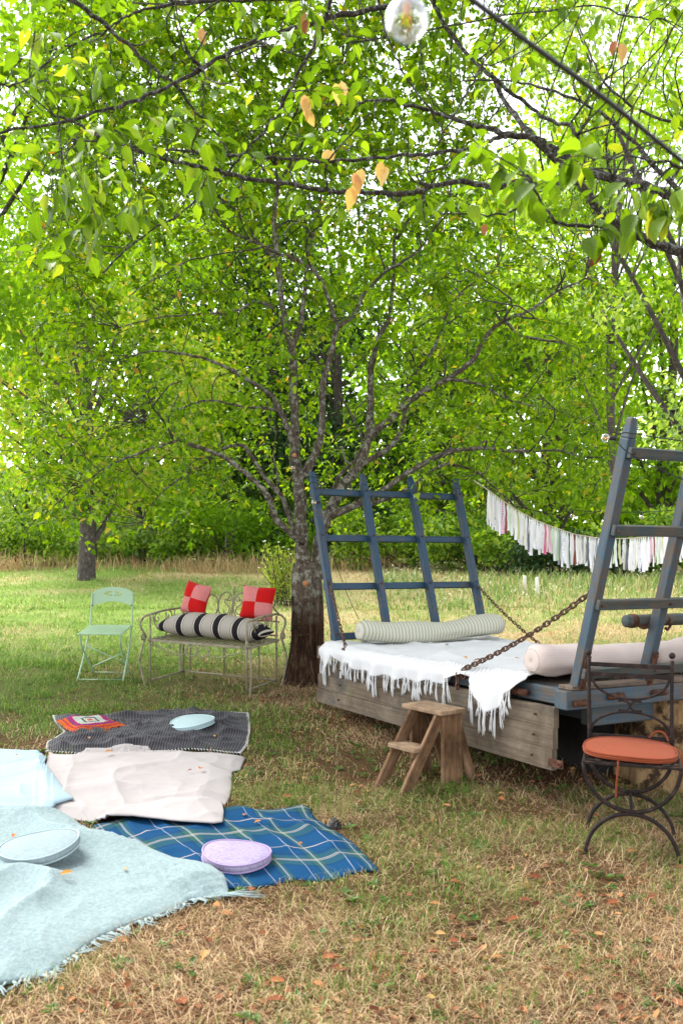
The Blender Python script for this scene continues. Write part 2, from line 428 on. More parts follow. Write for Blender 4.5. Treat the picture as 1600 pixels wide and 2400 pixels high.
# ------------------------------------------------------------------ ground
BLK = {  # cloth outlines as four sides (top, right, bottom, left), traced where they lie on the lawn
 'charcoal': ([(124,1683),(180,1692),(245,1682),(320,1676),(380,1669),(440,1670),(490,1675),(540,1676),(582,1679)],
              [(582,1679),(585,1700),(585,1722),(580,1750),(563,1770)],
              [(108,1767),(212,1774),(270,1775),(326,1769),(390,1768),(449,1762),(510,1766),(563,1770)],
              [(124,1683),(131,1702),(151,1720),(128,1738),(112,1746),(108,1767)]),
 'white': ([(116,1771),(160,1778),(204,1772),(250,1773),(292,1766),(360,1769),(441,1768),(510,1771),(575,1780)],
           [(575,1780),(563,1808),(545,1813),(543,1852),(538,1875),(520,1901),(525,1930),(522,1953)],
           [(100,1912),(175,1924),(261,1937),(310,1937),(359,1943),(428,1952),(500,1957),(522,1953)],
           [(116,1771),(106,1800),(100,1860),(100,1912)]),
 'pale': ([(-260,1768),(-120,1764),(0,1758),(60,1764),(90,1762),(110,1787)],
          [(110,1787),(104,1803),(125,1840),(153,1876),(174,1894)],
          [(-260,1935),(-120,1920),(0,1915),(60,1916),(122,1911),(174,1894)],
          [(-260,1768),(-260,1935)]),
 'mint': ([(-560,1935),(-300,1920),(0,1909),(106,1912),(163,1920)],
          [(163,1920),(200,1945),(235,1969),(323,2001),(411,2036),(470,2046),(499,2056),(528,2080),(540,2108)],
          [(-560,2480),(-300,2420),(-120,2370),(0,2319),(35,2312),(106,2298),(147,2270),(194,2235),(235,2208),(328,2170),(399,2147),(446,2120),(505,2117),(540,2108)],
          [(-560,1935),(-560,2200),(-560,2480)]),
 'tartan': ([(215,1938),(300,1915),(400,1902),(524,1899),(557,1894),(590,1903),(622,1904),(670,1900),(722,1895)],
            [(722,1895),(739,1925),(774,1946),(800,1960),(821,1977),(860,2012),(889,2045)],
            [(440,2110),(528,2089),(587,2086),(645,2074),(692,2062),(735,2066),(780,2063),(839,2049),(889,2045)],
            [(215,1938),(245,1975),(330,2040),(440,2110)])}
def side(pts, n):
    p = np.array([G(*q) for q in pts]); d = np.r_[0, np.cumsum(np.hypot(*np.diff(p, axis=0).T))]
    tt = np.linspace(0, d[-1], n); return np.c_[np.interp(tt, d, p[:, 0]), np.interp(tt, d, p[:, 1])]
POLY = []
for k, (t_, r_, b_, l_) in BLK.items():
    POLY.append([tuple(G(*q)) for q in t_ + r_[1:] + b_[::-1][1:] + l_[::-1][1:]])

def green_frac(x, y):
    """share of green blades over the lawn"""
    g = .12 + .07 * np.clip((y - 3.4) / 2, 0, 1)
    px = 800 + FPX * x / np.maximum(y, .1)
    left = 1 / (1 + np.exp((px - 590) / 70))
    g = g + (.76 * left + .02) * np.clip((y - 5.9) / .8, 0, 1)
    g = np.where(y > 8.6, g * .7 + .18, g)
    far = np.clip((y - 14) / 5, 0, 1); g = g - .12 * far
    strip = np.exp(-((y - 20.6) / 1.7) ** 2) * np.clip((x + 5.0) / 1.5, 0, 1); g = g - .5 * strip
    tree = np.exp(-(((x + .25) / .9) ** 2 + ((y - 8.2) / .8) ** 2)); g = g - .45 * tree
    n = fbm(x * 1.1, y * .8, 21, 3) - .5; n2 = fbm(x * 3.4, y * 3, 31, 2) - .5
    return np.clip(g + 1.25 * n * (.6 + .4 * (y > 5)) + .5 * n2, .02, .97)
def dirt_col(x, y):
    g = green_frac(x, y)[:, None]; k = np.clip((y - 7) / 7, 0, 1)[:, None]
    dry = np.array((.105, .053, .030)) * (1 - k) + np.array((.46, .39, .21)) * k  # far lawn paler: drier turf plus its sunlit brightness put into the colour
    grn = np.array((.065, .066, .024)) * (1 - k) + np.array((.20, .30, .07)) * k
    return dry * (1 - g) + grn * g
ys = np.r_[np.linspace(-8, 1.5, 12), np.linspace(1.7, 12, 150), np.linspace(12.2, 30, 80), np.linspace(31, 60, 20), np.geomspace(65, 400, 12)]
xs = np.r_[-np.geomspace(400, 13, 16), np.linspace(-12, 12, 170), np.geomspace(13, 400, 16)]
XX, YY = np.meshgrid(xs, ys); nx, ny = len(xs), len(ys)
ii = np.arange(nx * ny).reshape(ny, nx)
F = np.stack([ii[:-1, :-1], ii[:-1, 1:], ii[1:, 1:], ii[1:, :-1]], -1).reshape(-1, 4)
gv = np.c_[XX.ravel(), YY.ravel(), gz(XX, YY).ravel()]
o = np_mesh('ground', gv, F, M_ground, col=dirt_col(XX.ravel(), YY.ravel())); tag(o, 'sloping lawn of dry tan grass and green patches', 'ground', kind='structure')

def blades(name, x, y, L, W, az, el, bend, col, z0=None):
    """two-segment curved grass blades"""
    n = len(x); z = gz(x, y) - .004 if z0 is None else z0
    b = np.c_[x, y, z]; h = np.c_[np.cos(az), np.sin(az), np.zeros(n)]; s = np.c_[-np.sin(az), np.cos(az), np.zeros(n)] * (W / 2)[:, None]
    d1 = h * np.cos(el)[:, None]; d1[:, 2] = np.sin(el)
    e2 = el - bend; d2 = h * np.cos(e2)[:, None]; d2[:, 2] = np.sin(e2)
    m = b + d1 * (L * .55)[:, None]; t = m + d2 * (L * .45)[:, None]
    lo = gz(m[:, 0], m[:, 1]) + .003; m[:, 2] = np.maximum(m[:, 2], lo); t[:, 2] = np.maximum(t[:, 2], lo)
    Vv = np.stack([b - s, b + s, m - s * .85, m + s * .85, t], 1).reshape(-1, 3)
    k = np.arange(n)[:, None] * 5
    F = np.concatenate([k + np.array([[0, 1, 3]]), k + np.array([[0, 3, 2]]), k + np.array([[2, 3, 4]])], 0)
    return np_mesh(name, Vv, F, M_grass, col=np.repeat(col, 5, 0), smooth=True)
DRY = np.array([(.54, .385, .215), (.40, .255, .13), (.70, .55, .34), (.23, .12, .058), (.57, .42, .245)])
GRN = np.array([(.08, .185, .022), (.11, .235, .03), (.16, .28, .04), (.06, .135, .022), (.24, .31, .07)])
def scatter(n, y0, y1, mx, pw=1.0):
    y = y0 + (y1 - y0) * nr.rand(n) ** pw; x = (nr.rand(n) * 2 - 1) * (y * (.30 + mx) + .9)
    return x, y
def keep_out(x, y, wide=0):
    k = np.ones(len(x), bool)
    for p in POLY: k &= ~inside(x, y, p)
    k &= ((x + .26) ** 2 + (y - 8.55) ** 2) > .15 ** 2
    k &= ((x + 5.25) ** 2 + (y - 19.3) ** 2) > .18 ** 2
    k &= ((x - 1.99) ** 2 + (y - 5.62) ** 2) > .33 ** 2
    return k
XS, YS, LS, WS, AZ, EL, BE, CO = [[] for _ in range(8)]
for (n, y0, y1, pw, ldry, lgrn, wd, up) in ((235000, 2.3, 5.4, 1, .088, .07, .0021, 0), (125000, 5.0, 9.5, 1, .072, .075, .0036, .15),
                                           (66000, 9.0, 14.5, 1, .075, .075, .0075, .35), (58000, 14, 24.5, 1, .09, .085, .013, .4)):
    x, y = scatter(n, y0, y1, .10, pw); k = keep_out(x, y); x, y = x[k], y[k]; n = len(x)
    den = fbm(x * 3, y * 3, 41, 3); kk = nr.rand(n) < np.clip(.2 + 2.2 * (den - .25), .16, 1); x, y = x[kk], y[kk]; n = len(x)
    gr = nr.rand(n) < green_frac(x, y)
    clump = fbm(x * 6, y * 6, 51, 2)
    L = np.where(gr, lgrn, ldry) * (.45 + .9 * nr.rand(n)) * (.6 + .8 * clump)
    el = np.where(gr, R(28) + nr.rand(n) * R(55), R(2) + nr.rand(n) ** 1.6 * R(55) * (1 + up))
    base_az = fbm(x * 1.3, y * 1.3, 61, 2) * 9
    az = np.where(nr.rand(n) < .5, base_az + nr.randn(n) * .7, nr.rand(n) * 6.283)
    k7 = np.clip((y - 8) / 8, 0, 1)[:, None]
    c = np.where(gr[:, None], GRN[nr.randint(0, 5, n)] * (1 - .55 * k7) + .55 * k7 * np.array((.33, .45, .12)), DRY[nr.randint(0, 5, n)] * (1 + .08 * k7))  # distant blades lightened: the sunlit look of the far lawn is painted in
    c = c * (.75 + .5 * nr.rand(n))[:, None]
    for lst, q in zip((XS, YS, LS, WS, AZ, EL, BE, CO), (x, y, L, wd * (.55 + .7 * nr.rand(n)) * np.where(gr, 1.15, .9), az, el, R(15) + nr.rand(n) * R(55), c)): lst.append(q)
g_ = [np.concatenate(q) for q in (XS, YS, LS, WS, AZ, EL, BE, CO)]
tag(blades('grass', *g_), 'dry tan and green lawn grass', 'grass', kind='stuff')

# tall dry grass along the far edge of the lawn
n = 9000
x = nr.rand(n) * 19 - 10.5; y = 21.2 + nr.rand(n) * 3.2 + .5 * np.sin(x * .8); k = nr.rand(n) < .25 + 1.3 * (fbm(x * .9, y * .5, 71) - .25)
k &= (x < 1.5); x, y = x[k], y[k]; n = len(x)
c = np.array([(.62, .47, .26), (.52, .37, .20), (.34, .20, .11), (.44, .28, .15), (.30, .30, .12)])[nr.randint(0, 5, n)] * (.8 + .4 * nr.rand(n))[:, None]
tag(blades('tall_dry_grass', x, y, (.2 + .5 * nr.rand(n)) * (.4 + 1.1 * fbm(x * .6, y * .6, 73)), .010 + .012 * nr.rand(n), nr.rand(n) * 6.28, R(40) + nr.rand(n) * R(45), R(20) + nr.rand(n) * R(60), c),
    'tall straw-coloured dry grass below the far hedge', 'grass', kind='stuff')
# unmown meadow beyond the wagon on the right
n = 16000
x = .6 + nr.rand(n) * 9; y = 12.6 + nr.rand(n) ** .8 * 7.2; k = (nr.rand(n) < .2 + 1.5 * (fbm(x * .9, y * .9, 81) - .25)) & (y > 13.2 + .8 * np.sin(x * 1.7) + .25 * x * 0)
x, y = x[k], y[k]; n = len(x)
c = np.array([(.18, .29, .06), (.25, .36, .10), (.34, .40, .18), (.52, .44, .24), (.15, .25, .06)])[nr.randint(0, 5, n)] * (.8 + .4 * nr.rand(n))[:, None]
tag(blades('meadow_grass', x, y, (.09 + .25 * nr.rand(n)) * np.clip((y - 12.2) / 2.6, .3, 1) * (.5 + fbm(x * .7, y * .7, 83)), .010 + .014 * nr.rand(n), nr.rand(n) * 6.28, R(35) + nr.rand(n) * R(50), R(10) + nr.rand(n) * R(60), c),
    'unmown pale green meadow grass beyond the wagon', 'grass', kind='stuff')
n = 1500
x = .8 + nr.rand(n) * 8.5; y = 13.6 + nr.rand(n) * 6; k = fbm(x * .8, y * .8, 91) > .5; x, y = x[k], y[k]; n = len(x)
z = gz(x, y) + .08 + .28 * nr.rand(n); az = nr.rand(n) * 6.28; c = np.array((.60, .62, .50)) * (.7 + .5 * nr.rand(n))[:, None]
tag(blades('meadow_flower', x, y, .03 + .03 * nr.rand(n), .025 + 0 * x, az, nr.rand(n) * 1.2, nr.rand(n), c, z0=z), 'whitish seed heads in the meadow', 'flowers', kind='stuff')

# ------------------------------------------------------------------ leaves
def leaf_arrays(Pt, D, N, L, Wd, hi=False):
    """ovate folded leaves: base point, direction, normal, length, width -> verts, tris"""
    D = D / np.linalg.norm(D, axis=1, keepdims=True)
    Sd = np.cross(N, D); Sd /= (np.linalg.norm(Sd, axis=1, keepdims=True) + 1e-9); Nn = np.cross(D, Sd)
    L = L[:, None]; Wd = Wd[:, None]
    if not hi:
        rows = [(0, 0, 0), (.42, 0, -.10), (.38, .5, .05), (.38, -.5, .05), (1, 0, -.22), (.75, .33, -.05), (.75, -.33, -.05)]
        fs = [(0, 1, 2), (0, 3, 1), (1, 5, 2), (1, 4, 5), (1, 3, 6), (1, 6, 4)]
    else:
        rows = [(0, 0, 0), (.3, 0, -.05), (.6, 0, -.10), (.85, 0, -.2), (1.02, 0, -.3),
                (.16, .34, .05), (.42, .5, .06), (.68, .42, 0), (.88, .18, -.14), (.16, -.34, .05), (.42, -.5, .06), (.68, -.42, 0), (.88, -.18, -.14)]
        fs = [(0, 1, 5), (1, 6, 5), (1, 2, 6), (2, 7, 6), (2, 3, 7), (3, 8, 7), (3, 4, 8),
              (0, 9, 1), (1, 9, 10), (1, 10, 2), (2, 10, 11), (2, 11, 3), (3, 11, 12), (3, 12, 4)]
    Vv = np.stack([Pt + D * (L * r[0]) + Sd * (Wd * r[1]) + Nn * (L * r[2]) for r in rows], 1).reshape(-1, 3)
    k = np.arange(len(Pt))[:, None, None] * len(rows)
    F = (k + np.array(fs)[None]).reshape(-1, 3)
    return Vv, F
def foliage(name, Pt, D, N, L, Wd, mat, parent, hi=False):
    Vv, F = leaf_arrays(Pt, D, N, L, Wd, hi); return np_mesh(name, Vv, F, mat, parent)
_lm = {}
def leaf_mesh(mat, variant):
    k = (mat.name, variant)
    if k not in _lm:
        Vv, F = leaf_arrays(np.zeros((1, 3)), np.array([[1., 0, 0]]), np.array([[0, 0, 1.]]), np.array([1.]), np.array([(.5, .56, .62, .66)[variant]]), True)
        Vv[:, 2] += (.10, -.16, .04, -.28)[variant] * Vv[:, 0] ** 2
        me = bpy.data.meshes.new('leaf'); me.from_pydata(Vv.tolist(), [], F.tolist()); me.materials.append(mat)
        me.polygons.foreach_set('use_smooth', [True] * len(F)); _lm[k] = me
    return _lm[k]
def leaf_objects(Pt, D, N, L, mat, parent, name='leaf'):
    o0 = wloc(parent) if parent is not None else Vector((0, 0, 0)); out = []
    for i in range(len(Pt)):
        d = Vector(D[i]).normalized(); s = Vector(N[i]).cross(d).normalized(); n = d.cross(s)
        o = bpy.data.objects.new(name, leaf_mesh(mat, i % 4)); C.objects.link(o)
        if parent is not None: o.parent = parent
        m = Matrix((d, s, n)).transposed().to_4x4() @ Matrix.Scale(L[i], 4); m.translation = Vector(Pt[i]) - o0
        o.matrix_basis = m; out.append(o)
    return out

class Plant:
    """skeleton of branch points from which twigs and leaves grow"""
    def __init__(s): s.p = []; s.r = []; s.d = []; s.leafP = []; s.leafD = []; s.leafN = []; s.leafL = []
    def path(s, pr):
        for i in range(len(pr) - 1):
            a, b = pr[i], pr[i + 1]; d = (b[0] - a[0]); L = d.length
            for k in range(max(1, int(L / .08))):
                t = k / max(1, int(L / .08)); s.p.append(tuple(a[0].lerp(b[0], t))); s.r.append(a[1] * (1 - t) + b[1] * t); s.d.append(tuple(d.normalized()))
    def connect(s, targets, rmax, rmin, mb, n=4, droop=0, maxd=2.0, minr=.002, back=.0, curl=.1):
        """grow one twig from the nearest branch point to every target"""
        A = np.array(s.p); Rr = np.array(s.r); new = []
        for q in targets:
            q = np.array(q); dd = np.sum((A - q) ** 2, 1) ; dd = np.where(Rr < minr, 99, dd); j = int(np.argmin(dd))
            L = math.sqrt(dd[j])
            if L > maxd or L < .06: continue
            # step back towards the root so that twigs leave at an angle
            j = max(0, j - int(L * back / .08))
            a = Vector(A[j]); b = Vector(q); d0 = Vector(s.d[j])
            mid = a.lerp(b, .45) + d0 * (L * .18) + Vector((rng.uniform(-1, 1), rng.uniform(-1, 1), rng.uniform(-1, 1))) * (L * curl) + Vector((0, 0, 1)) * (L * droop)
            r0 = min(rmax, max(rmin, Rr[j] * .55))
            pr = smooth_path([(a, r0), (mid, r0 * .7), (b, rmin)], 3, jit=L * .02)
            mb.tube([p for p, r in pr], [r for p, r in pr], n, cap=False); new.append(pr)
        for pr in new: s.path(pr)
        return new
    def leaves(s, pr, count, L0, t0=.25, hang=.3, spread=.02):
        m = len(pr) - 1
        for k in range(count):
            t = (t0 + (1 - t0) * (k + rng.random()) / count) * m; i = min(int(t), m - 1)
            p = pr[i][0].lerp(pr[i + 1][0], t - i); td = (pr[i + 1][0] - pr[i][0]).normalized()
            rd = Vector((rng.gauss(0, 1), rng.gauss(0, 1), rng.gauss(0, .6)))
            d = (td * .5 + rd * .75 + Vector((0, 0, -hang))).normalized()
            nn = Vector((rng.gauss(0, .45), rng.gauss(0, .45), 1))
            s.leafP.append(tuple(p + rd * spread)); s.leafD.append(tuple(d)); s.leafN.append(tuple(nn)); s.leafL.append(L0 * rng.uniform(.6, 1.2))
    def emit(s, root, mat, mato, ratio=.58, nobj=300, hi=False):
        Pt, D, N, L = map(np.array, (s.leafP, s.leafD, s.leafN, s.leafL))
        N = N / np.linalg.norm(N, axis=1, keepdims=True)
        par = np.abs(np.sum(D * N, 1)) > .95; N[par] = np.array((1, .2, .1))
        px = 800 + FPX * Pt[:, 0] / np.maximum(Pt[:, 1], .1); py = HOR - FPX * (Pt[:, 2] - ZC) / np.maximum(Pt[:, 1], .1)
        vis = (px > 0) & (px < 1600) & (py > 0) & (py < 2400) & (Pt[:, 1] > .5)
        sz = np.where(vis, L / np.maximum(Pt[:, 1], .3), 0); order = np.argsort(-sz); big = order[:nobj]; rest = order[nobj:]
        leaf_objects(Pt[big], D[big], N[big], L[big], mato, root)
        f = foliage('foliage', Pt[rest], D[rest], N[rest], L[rest], L[rest] * ratio, mat, root, hi); f['kind'] = 'stuff'
        return len(L)

def trunk_tube(mb, pr, n=28, rough=.12, flare=0.0, fz=1.2, seed=0):
    """tapering trunk with furrowed, irregular bark"""
    pr = smooth_path(pr, 8); t0 = len(mb.v); m = len(pr); vs = []; fs = []
    for i, (p, r) in enumerate(pr):
        for k in range(n):
            a = 2 * math.pi * k / n; hgt = p.z - pr[0][0].z
            f = 1 + rough * (2 * float(vnoise(math.cos(a) * 2.2 + 5, math.sin(a) * 2.2 + hgt * 1.6 + seed, seed)) - 1)
            f += rough * .7 * (2 * float(vnoise(k * 1.37 + seed, hgt * 2.0, seed + 3)) - 1)
            f += flare * math.exp(-hgt * 7) * (.5 + 1.0 * float(vnoise(k * .45, 3.3, seed + 9)))
            vs.append(p + Vector((math.cos(a), math.sin(a), 0)) * (r * f))
        if i:
            for k in range(n):
                k2 = (k + 1) % n; fs.append(((i - 1) * n + k, (i - 1) * n + k2, i * n + k2, i * n + k))
    fs.append(tuple((m - 1) * n + k for k in range(n)))
    mb.add(vs, fs)
def limb_path(px, Y0, Y1, r0, r1, k=4, jit=0, wig=0):
    n = len(px); out = []
    for i, (x, y) in enumerate(px):
        t = i / (n - 1); Y = Y0 + (Y1 - Y0) * t + (math.sin(t * 9 + x) * wig)
        out.append((P(x, y, Y), r0 + (r1 - r0) * t ** .8))
    return smooth_path(out, k, jit)

# ------------------------------------------------------------------ the fruit tree behind the wagon
TY = 8.5
tree = thing('fruit_tree', 'lichen-spotted fruit tree with many spreading limbs, standing between bench and wagon', 'tree', (-.33, TY, gzf(-.33, TY)))
pl = Plant(); mb = MB()
tp_ = [(P(720, 1608, TY), .150), (P(720, 1560, TY), .140), (P(722, 1480, TY), .128), (P(722, 1400, TY), .126), (P(721, 1352, TY), .122), (P(716, 1318, TY), .098)]
trunk_tube(mb, tp_, 56, .20, .62, seed=2); mb.build('trunk', M_bark, tree)
LIMBS = [
 # (pixels, Y start, Y end, radius start, radius end)
 ([(716,1340),(708,1277),(704,1183),(697,1120),(690,1057),(690,963),(687,872),(683,810),(667,761),(658,672),(649,605),(642,520),(650,420),(640,300)], 8.47, 8.3, .082, .016),
 ([(683,815),(700,770),(705,752),(716,672),(722,600),(745,500),(765,380)], 8.4, 8.7, .042, .012),
 ([(697,1125),(712,1112),(726,1089),(741,1057),(754,1010),(756,931),(756,899),(779,819),(787,765),(772,707),(729,627),(658,596),(600,569),(530,540)], 8.45, 7.9, .058, .012),
 ([(784,775),(800,760),(828,739),(854,689),(904,636),(970,596),(1010,545),(1060,470)], 8.3, 8.6, .03, .009),
 ([(740,1352),(745,1310),(750,1262),(770,1205),(801,1140),(828,1109),(850,1073),(863,1020),(868,953),(868,881),(877,828),(890,783),(912,739),(921,649),(925,560),(940,470)], 8.52, 8.9, .082, .013),
 ([(858,1035),(880,1010),(912,984),(953,948),(993,917),(1046,890),(1104,846),(1136,792),(1180,752),(1247,725),(1300,685),(1380,650)], 8.7, 8.2, .055, .010),
 ([(820,1115),(841,1091),(890,1064),(926,1033),(948,975),(957,899),(985,860),(1024,801),(1046,739),(1069,698),(1113,658),(1170,620)], 8.6, 9.4, .042, .010),
 ([(758,1235),(770,1212),(823,1189),(886,1158),(939,1118),(1002,1082),(1069,1055),(1136,1051),(1220,1058),(1300,1055),(1370,1075)], 8.45, 8.0, .052, .009),
 ([(850,1180),(886,1176),(966,1140),(1002,1109),(1046,1087),(1104,1100),(1131,1118),(1185,1167),(1210,1190)], 8.5, 9.3, .03, .008),
 ([(708,1270),(696,1261),(647,1216),(625,1158),(580,1113),(536,1078),(504,1062),(446,1042),(420,1031),(384,1042),(330,1060),(250,1095),(190,1140)], 8.42, 7.8, .046, .007),
 ([(704,1240),(687,1234),(661,1167),(616,1113),(580,1055),(553,1042),(518,1055),(491,1078),(402,1136),(357,1180),(330,1230)], 8.45, 8.9, .042, .006),
 ([(692,1050),(683,1028),(665,979),(643,935),(611,908),(558,877),(504,850),(446,832),(366,823),(290,840)], 8.4, 8.0, .042, .007),
 ([(672,985),(647,961),(571,953),(482,939),(402,965),(330,990)], 8.4, 8.8, .022, .006),
 ([(668,770),(661,752),(643,725),(603,707),(571,720),(527,734),(440,738),(357,747),(270,770)], 8.35, 7.9, .028, .006),
 ([(640,600),(600,560),(560,500),(480,440),(400,400),(300,380)], 8.3, 8.6, .02, .006),
 ([(650,430),(700,350),(760,260),(800,150),(830,40)], 8.3, 8.8, .02, .006),
 ([(930,560),(1010,430),(1100,330),(1180,240),(1240,140)], 8.9, 9.2, .018, .006),
 ([(780,1150),(800,1110),(838,1070),(845,1020),(800,930),(770,860)], 8.7, 9.1, .03, .008),
 ([(655,1160),(650,1110),(640,1060),(648,1010)], 8.6, 8.9, .014, .006),
 ([(1180,752),(1230,790),(1300,800),(1390,830),(1450,870)], 8.3, 8.5, .02, .006),
 ([(1046,890),(1120,900),(1200,940),(1300,960),(1400,1000)], 8.4, 8.2, .02, .005),
]
for px_, Y0, Y1, r0, r1 in LIMBS:
    pr = limb_path(px_, Y0, Y1, r0, r1, 5, .006); pl.path(pr); mb = MB()
    mb.tube([p for p, r in pr], [r * .80 * rng.uniform(.86, 1.14) for p, r in pr], 9); mb.build('limb', M_limb, tree)
for (x, y, r, Y) in ((716, 1367, .026, 8.36), (690, 1067, .019, 8.36)):
    mb = MB(); c = P(x, y, Y); mb.tube([c + Vector((0, .1, -.01)), c + Vector((.0, 0, 0))], [r * 1.15, r], 14); mb.build('pruned_stub', M_cut, tree)
mb = MB()
for i in range(46):   # curls of loose bark at the foot
    a = R(rng.uniform(150, 330)); hgt = rng.uniform(.05, .55); r = .175 - hgt * .05
    c = Vector((-.30 + math.cos(a) * r, TY + math.sin(a) * r, gzf(-.3, TY) + hgt)); s_ = rng.uniform(.012, .03)
    mb.bar(c, c + Vector((math.cos(a + rng.uniform(-1, 1)) * s_, math.sin(a) * s_, rng.uniform(-1, 1) * s_)), s_, .003, t1=(.6, 1))
q = mb.build('loose_bark', M_bark, tree, smooth=False); q['kind'] = 'stuff'

def crown_targets(n, ylim=(-250, 1310), xlim=(60, 1440)):
    out = []
    while len(out) < n:
        Y = rng.uniform(7.0, 10.8); px = rng.uniform(*xlim); py = rng.uniform(*ylim)
        X = (px - 800) / FPX * Y; z = ZC + (HOR - py) / FPX * Y
        rho = math.sqrt(((X + .35) / 3.0) ** 2 + ((Y - 8.7) / 2.1) ** 2)
        if rho > 1: continue
        zt = 4.4 + 3.2 * math.sqrt(1 - rho * rho * .9)
        low = 1.66 + .0 + (.55 * (1 - rho) ** .6 * 1.0) + (0.25 if X > .9 else 0)
        if z > zt or z < low + rng.uniform(0, .25): continue
        if abs(X + .2) < .75 and z < 2.9 and Y < 9.4: continue          # open round the stem
        if Y < 8.3 and abs(X) < 1.9 and 2.0 < z < 5.0 and rng.random() < .84: continue   # limbs show from the front
        if 1130 < px < 1330 and 60 < py < 420 and rng.random() < .8: continue
        if px < 150 and 350 < py < 480 and rng.random() < .7: continue
        if 420 < px < 560 and 820 < py < 960 and rng.random() < .8: continue
        if 760 < px < 870 and 780 < py < 1000 and rng.random() < .8: continue
        out.append((X, Y, z))
    return out
mb = MB()
pl.connect(crown_targets(330), .013, .0045, mb, 5, droop=.10, maxd=2.4, minr=.005, curl=.12)
tw = pl.connect(crown_targets(1900), .005, .0018, mb, 4, droop=.06, maxd=1.1, minr=.003, curl=.14)
tw2 = pl.connect(crown_targets(3400) + crown_targets(1500, (-200, 560), (40, 1040)), .003, .0012, mb, 3, droop=.0, maxd=.6, minr=.0012, curl=.14)
q = mb.build('twigs', M_twig, tree); q['kind'] = 'stuff'
for pr in tw: pl.leaves(pr, 10, .066, .25, .35)
for pr in tw2: pl.leaves(pr, 9, .066, .15, .35)
print('main leaves', pl.emit(tree, M_leaf, M_leafo, .62, 300))

# ------------------------------------------------------------------ the cherry overhead, its trunk just outside on the right
ct = thing('cherry_tree', 'cherry tree whose long dark branches hang over the whole foreground from the right', 'tree', (2.35, 4.3, gzf(2.35, 4.3)))
pf = Plant(); mb = MB(); gx = gzf(2.35, 4.3)
trunk_tube(mb, [(V(2.35, 4.3, gx - .05), .16), (V(2.33, 4.28, gx + .6), .13), (V(2.28, 4.25, gx + 1.4), .12), (V(2.16, 4.2, gx + 2.3), .10), (V(2.0, 4.2, gx + 3.0), .07)], 24, .1, .2, seed=5)
mb.build('trunk', M_fbark, ct)
FB = [
 ([(1700,505),(1600,469),(1530,444),(1438,418),(1361,393),(1310,357),(1259,327),(1198,316),(1157,306),(1086,286),(1019,265),(953,245),(902,232),(840,240)], 4.2, 4.5, .034, .007),
 ([(1438,418),(1377,408),(1351,423),(1285,429),(1198,429),(1157,439),(1086,423),(1019,434),(979,449),(902,454),(800,449),(755,444),(653,429),(531,406),(434,383),(367,365),(286,339),(230,316),(168,286),(120,268)], 4.2, 3.7, .022, .006),
 ([(1700,620),(1600,592),(1540,571),(1438,541),(1377,528),(1300,520),(1259,459),(1234,410)], 3.3, 3.1, .016, .004),
 ([(1198,316),(1157,327),(1106,347),(1014,360),(928,365),(800,378),(663,372),(561,365),(434,355),(286,339),(168,326)], 4.4, 3.9, .014, .005),
 ([(980,0),(800,36),(755,46),(638,82),(587,102),(510,138),(408,196),(306,240),(255,255),(173,278),(0,311),(-120,330)], 4.2, 3.5, .017, .006),
 ([(120,-40),(168,0),(204,23),(281,87),(357,158),(408,199),(459,260),(510,316),(545,390)], 3.9, 4.2, .015, .005),
 ([(775,0),(755,61),(714,143),(668,230),(638,286),(577,352),(536,403),(500,439),(408,510),(316,566),(240,640)], 4.0, 4.6, .012, .005),
 ([(980,-60),(900,-20),(560,0),(459,2),(340,25),(286,43),(240,75),(150,110),(30,140)], 4.3, 3.9, .013, .004),
 ([(1700,410),(1600,393),(1555,380),(1438,367),(1390,375)], 2.9, 2.7, .009, .003),
 ([(880,-30),(892,20),(917,112),(958,189),(1004,255),(1050,320),(1130,400)], 4.3, 4.5, .009, .004),
 ([(1130,150),(1101,204),(1055,286),(1019,347),(979,449)], 4.3, 4.1, .007, .004),
 ([(1010,-30),(1030,41),(1086,117),(1157,184),(1234,245),(1285,281),(1331,296),(1361,337),(1377,395)], 4.5, 4.3, .014, .01),
 ([(1150,170),(1188,245),(1234,306),(1310,383),(1371,444),(1410,500),(1490,552),(1600,595),(1720,640)], 4.9, 4.6, .012, .035),
 ([(820,100),(1000,70),(1130,45),(1259,26),(1392,15),(1480,40),(1560,45)], 4.6, 4.8, .006, .005),
 ([(1700,560),(1560,420),(1480,330),(1400,260),(1300,215),(1200,190),(1080,190)], 4.4, 5.0, .020, .005),
 ([(1620,300),(1500,260),(1420,200),(1380,120),(1350,40),(1340,-40)], 4.6, 5.0, .010, .005),
 ([(1200,430),(1240,470),(1180,500),(1080,503),(980,490),(900,455)], 4.3, 4.6, .008, .004),
 ([(0,200),(60,190),(140,110),(215,50)], 3.8, 4.0, .006, .003),
 ([(408,510),(440,460),(455,420)], 4.4, 4.4, .004, .003),
 ([(640,575),(560,590),(450,610),(390,640),(310,690)], 5.0, 4.6, .006, .003),
]
for px_, Y0, Y1, r0, r1 in FB:
    pr = limb_path(px_, Y0, Y1, r0, r1, 5, .006, .05); pf.path(pr); mb = MB()
    mb.tube([p for p, r in pr], [r * .78 * rng.uniform(.88, 1.14) for p, r in pr], 8); mb.build('branch', M_fbark, ct)
mb = MB()
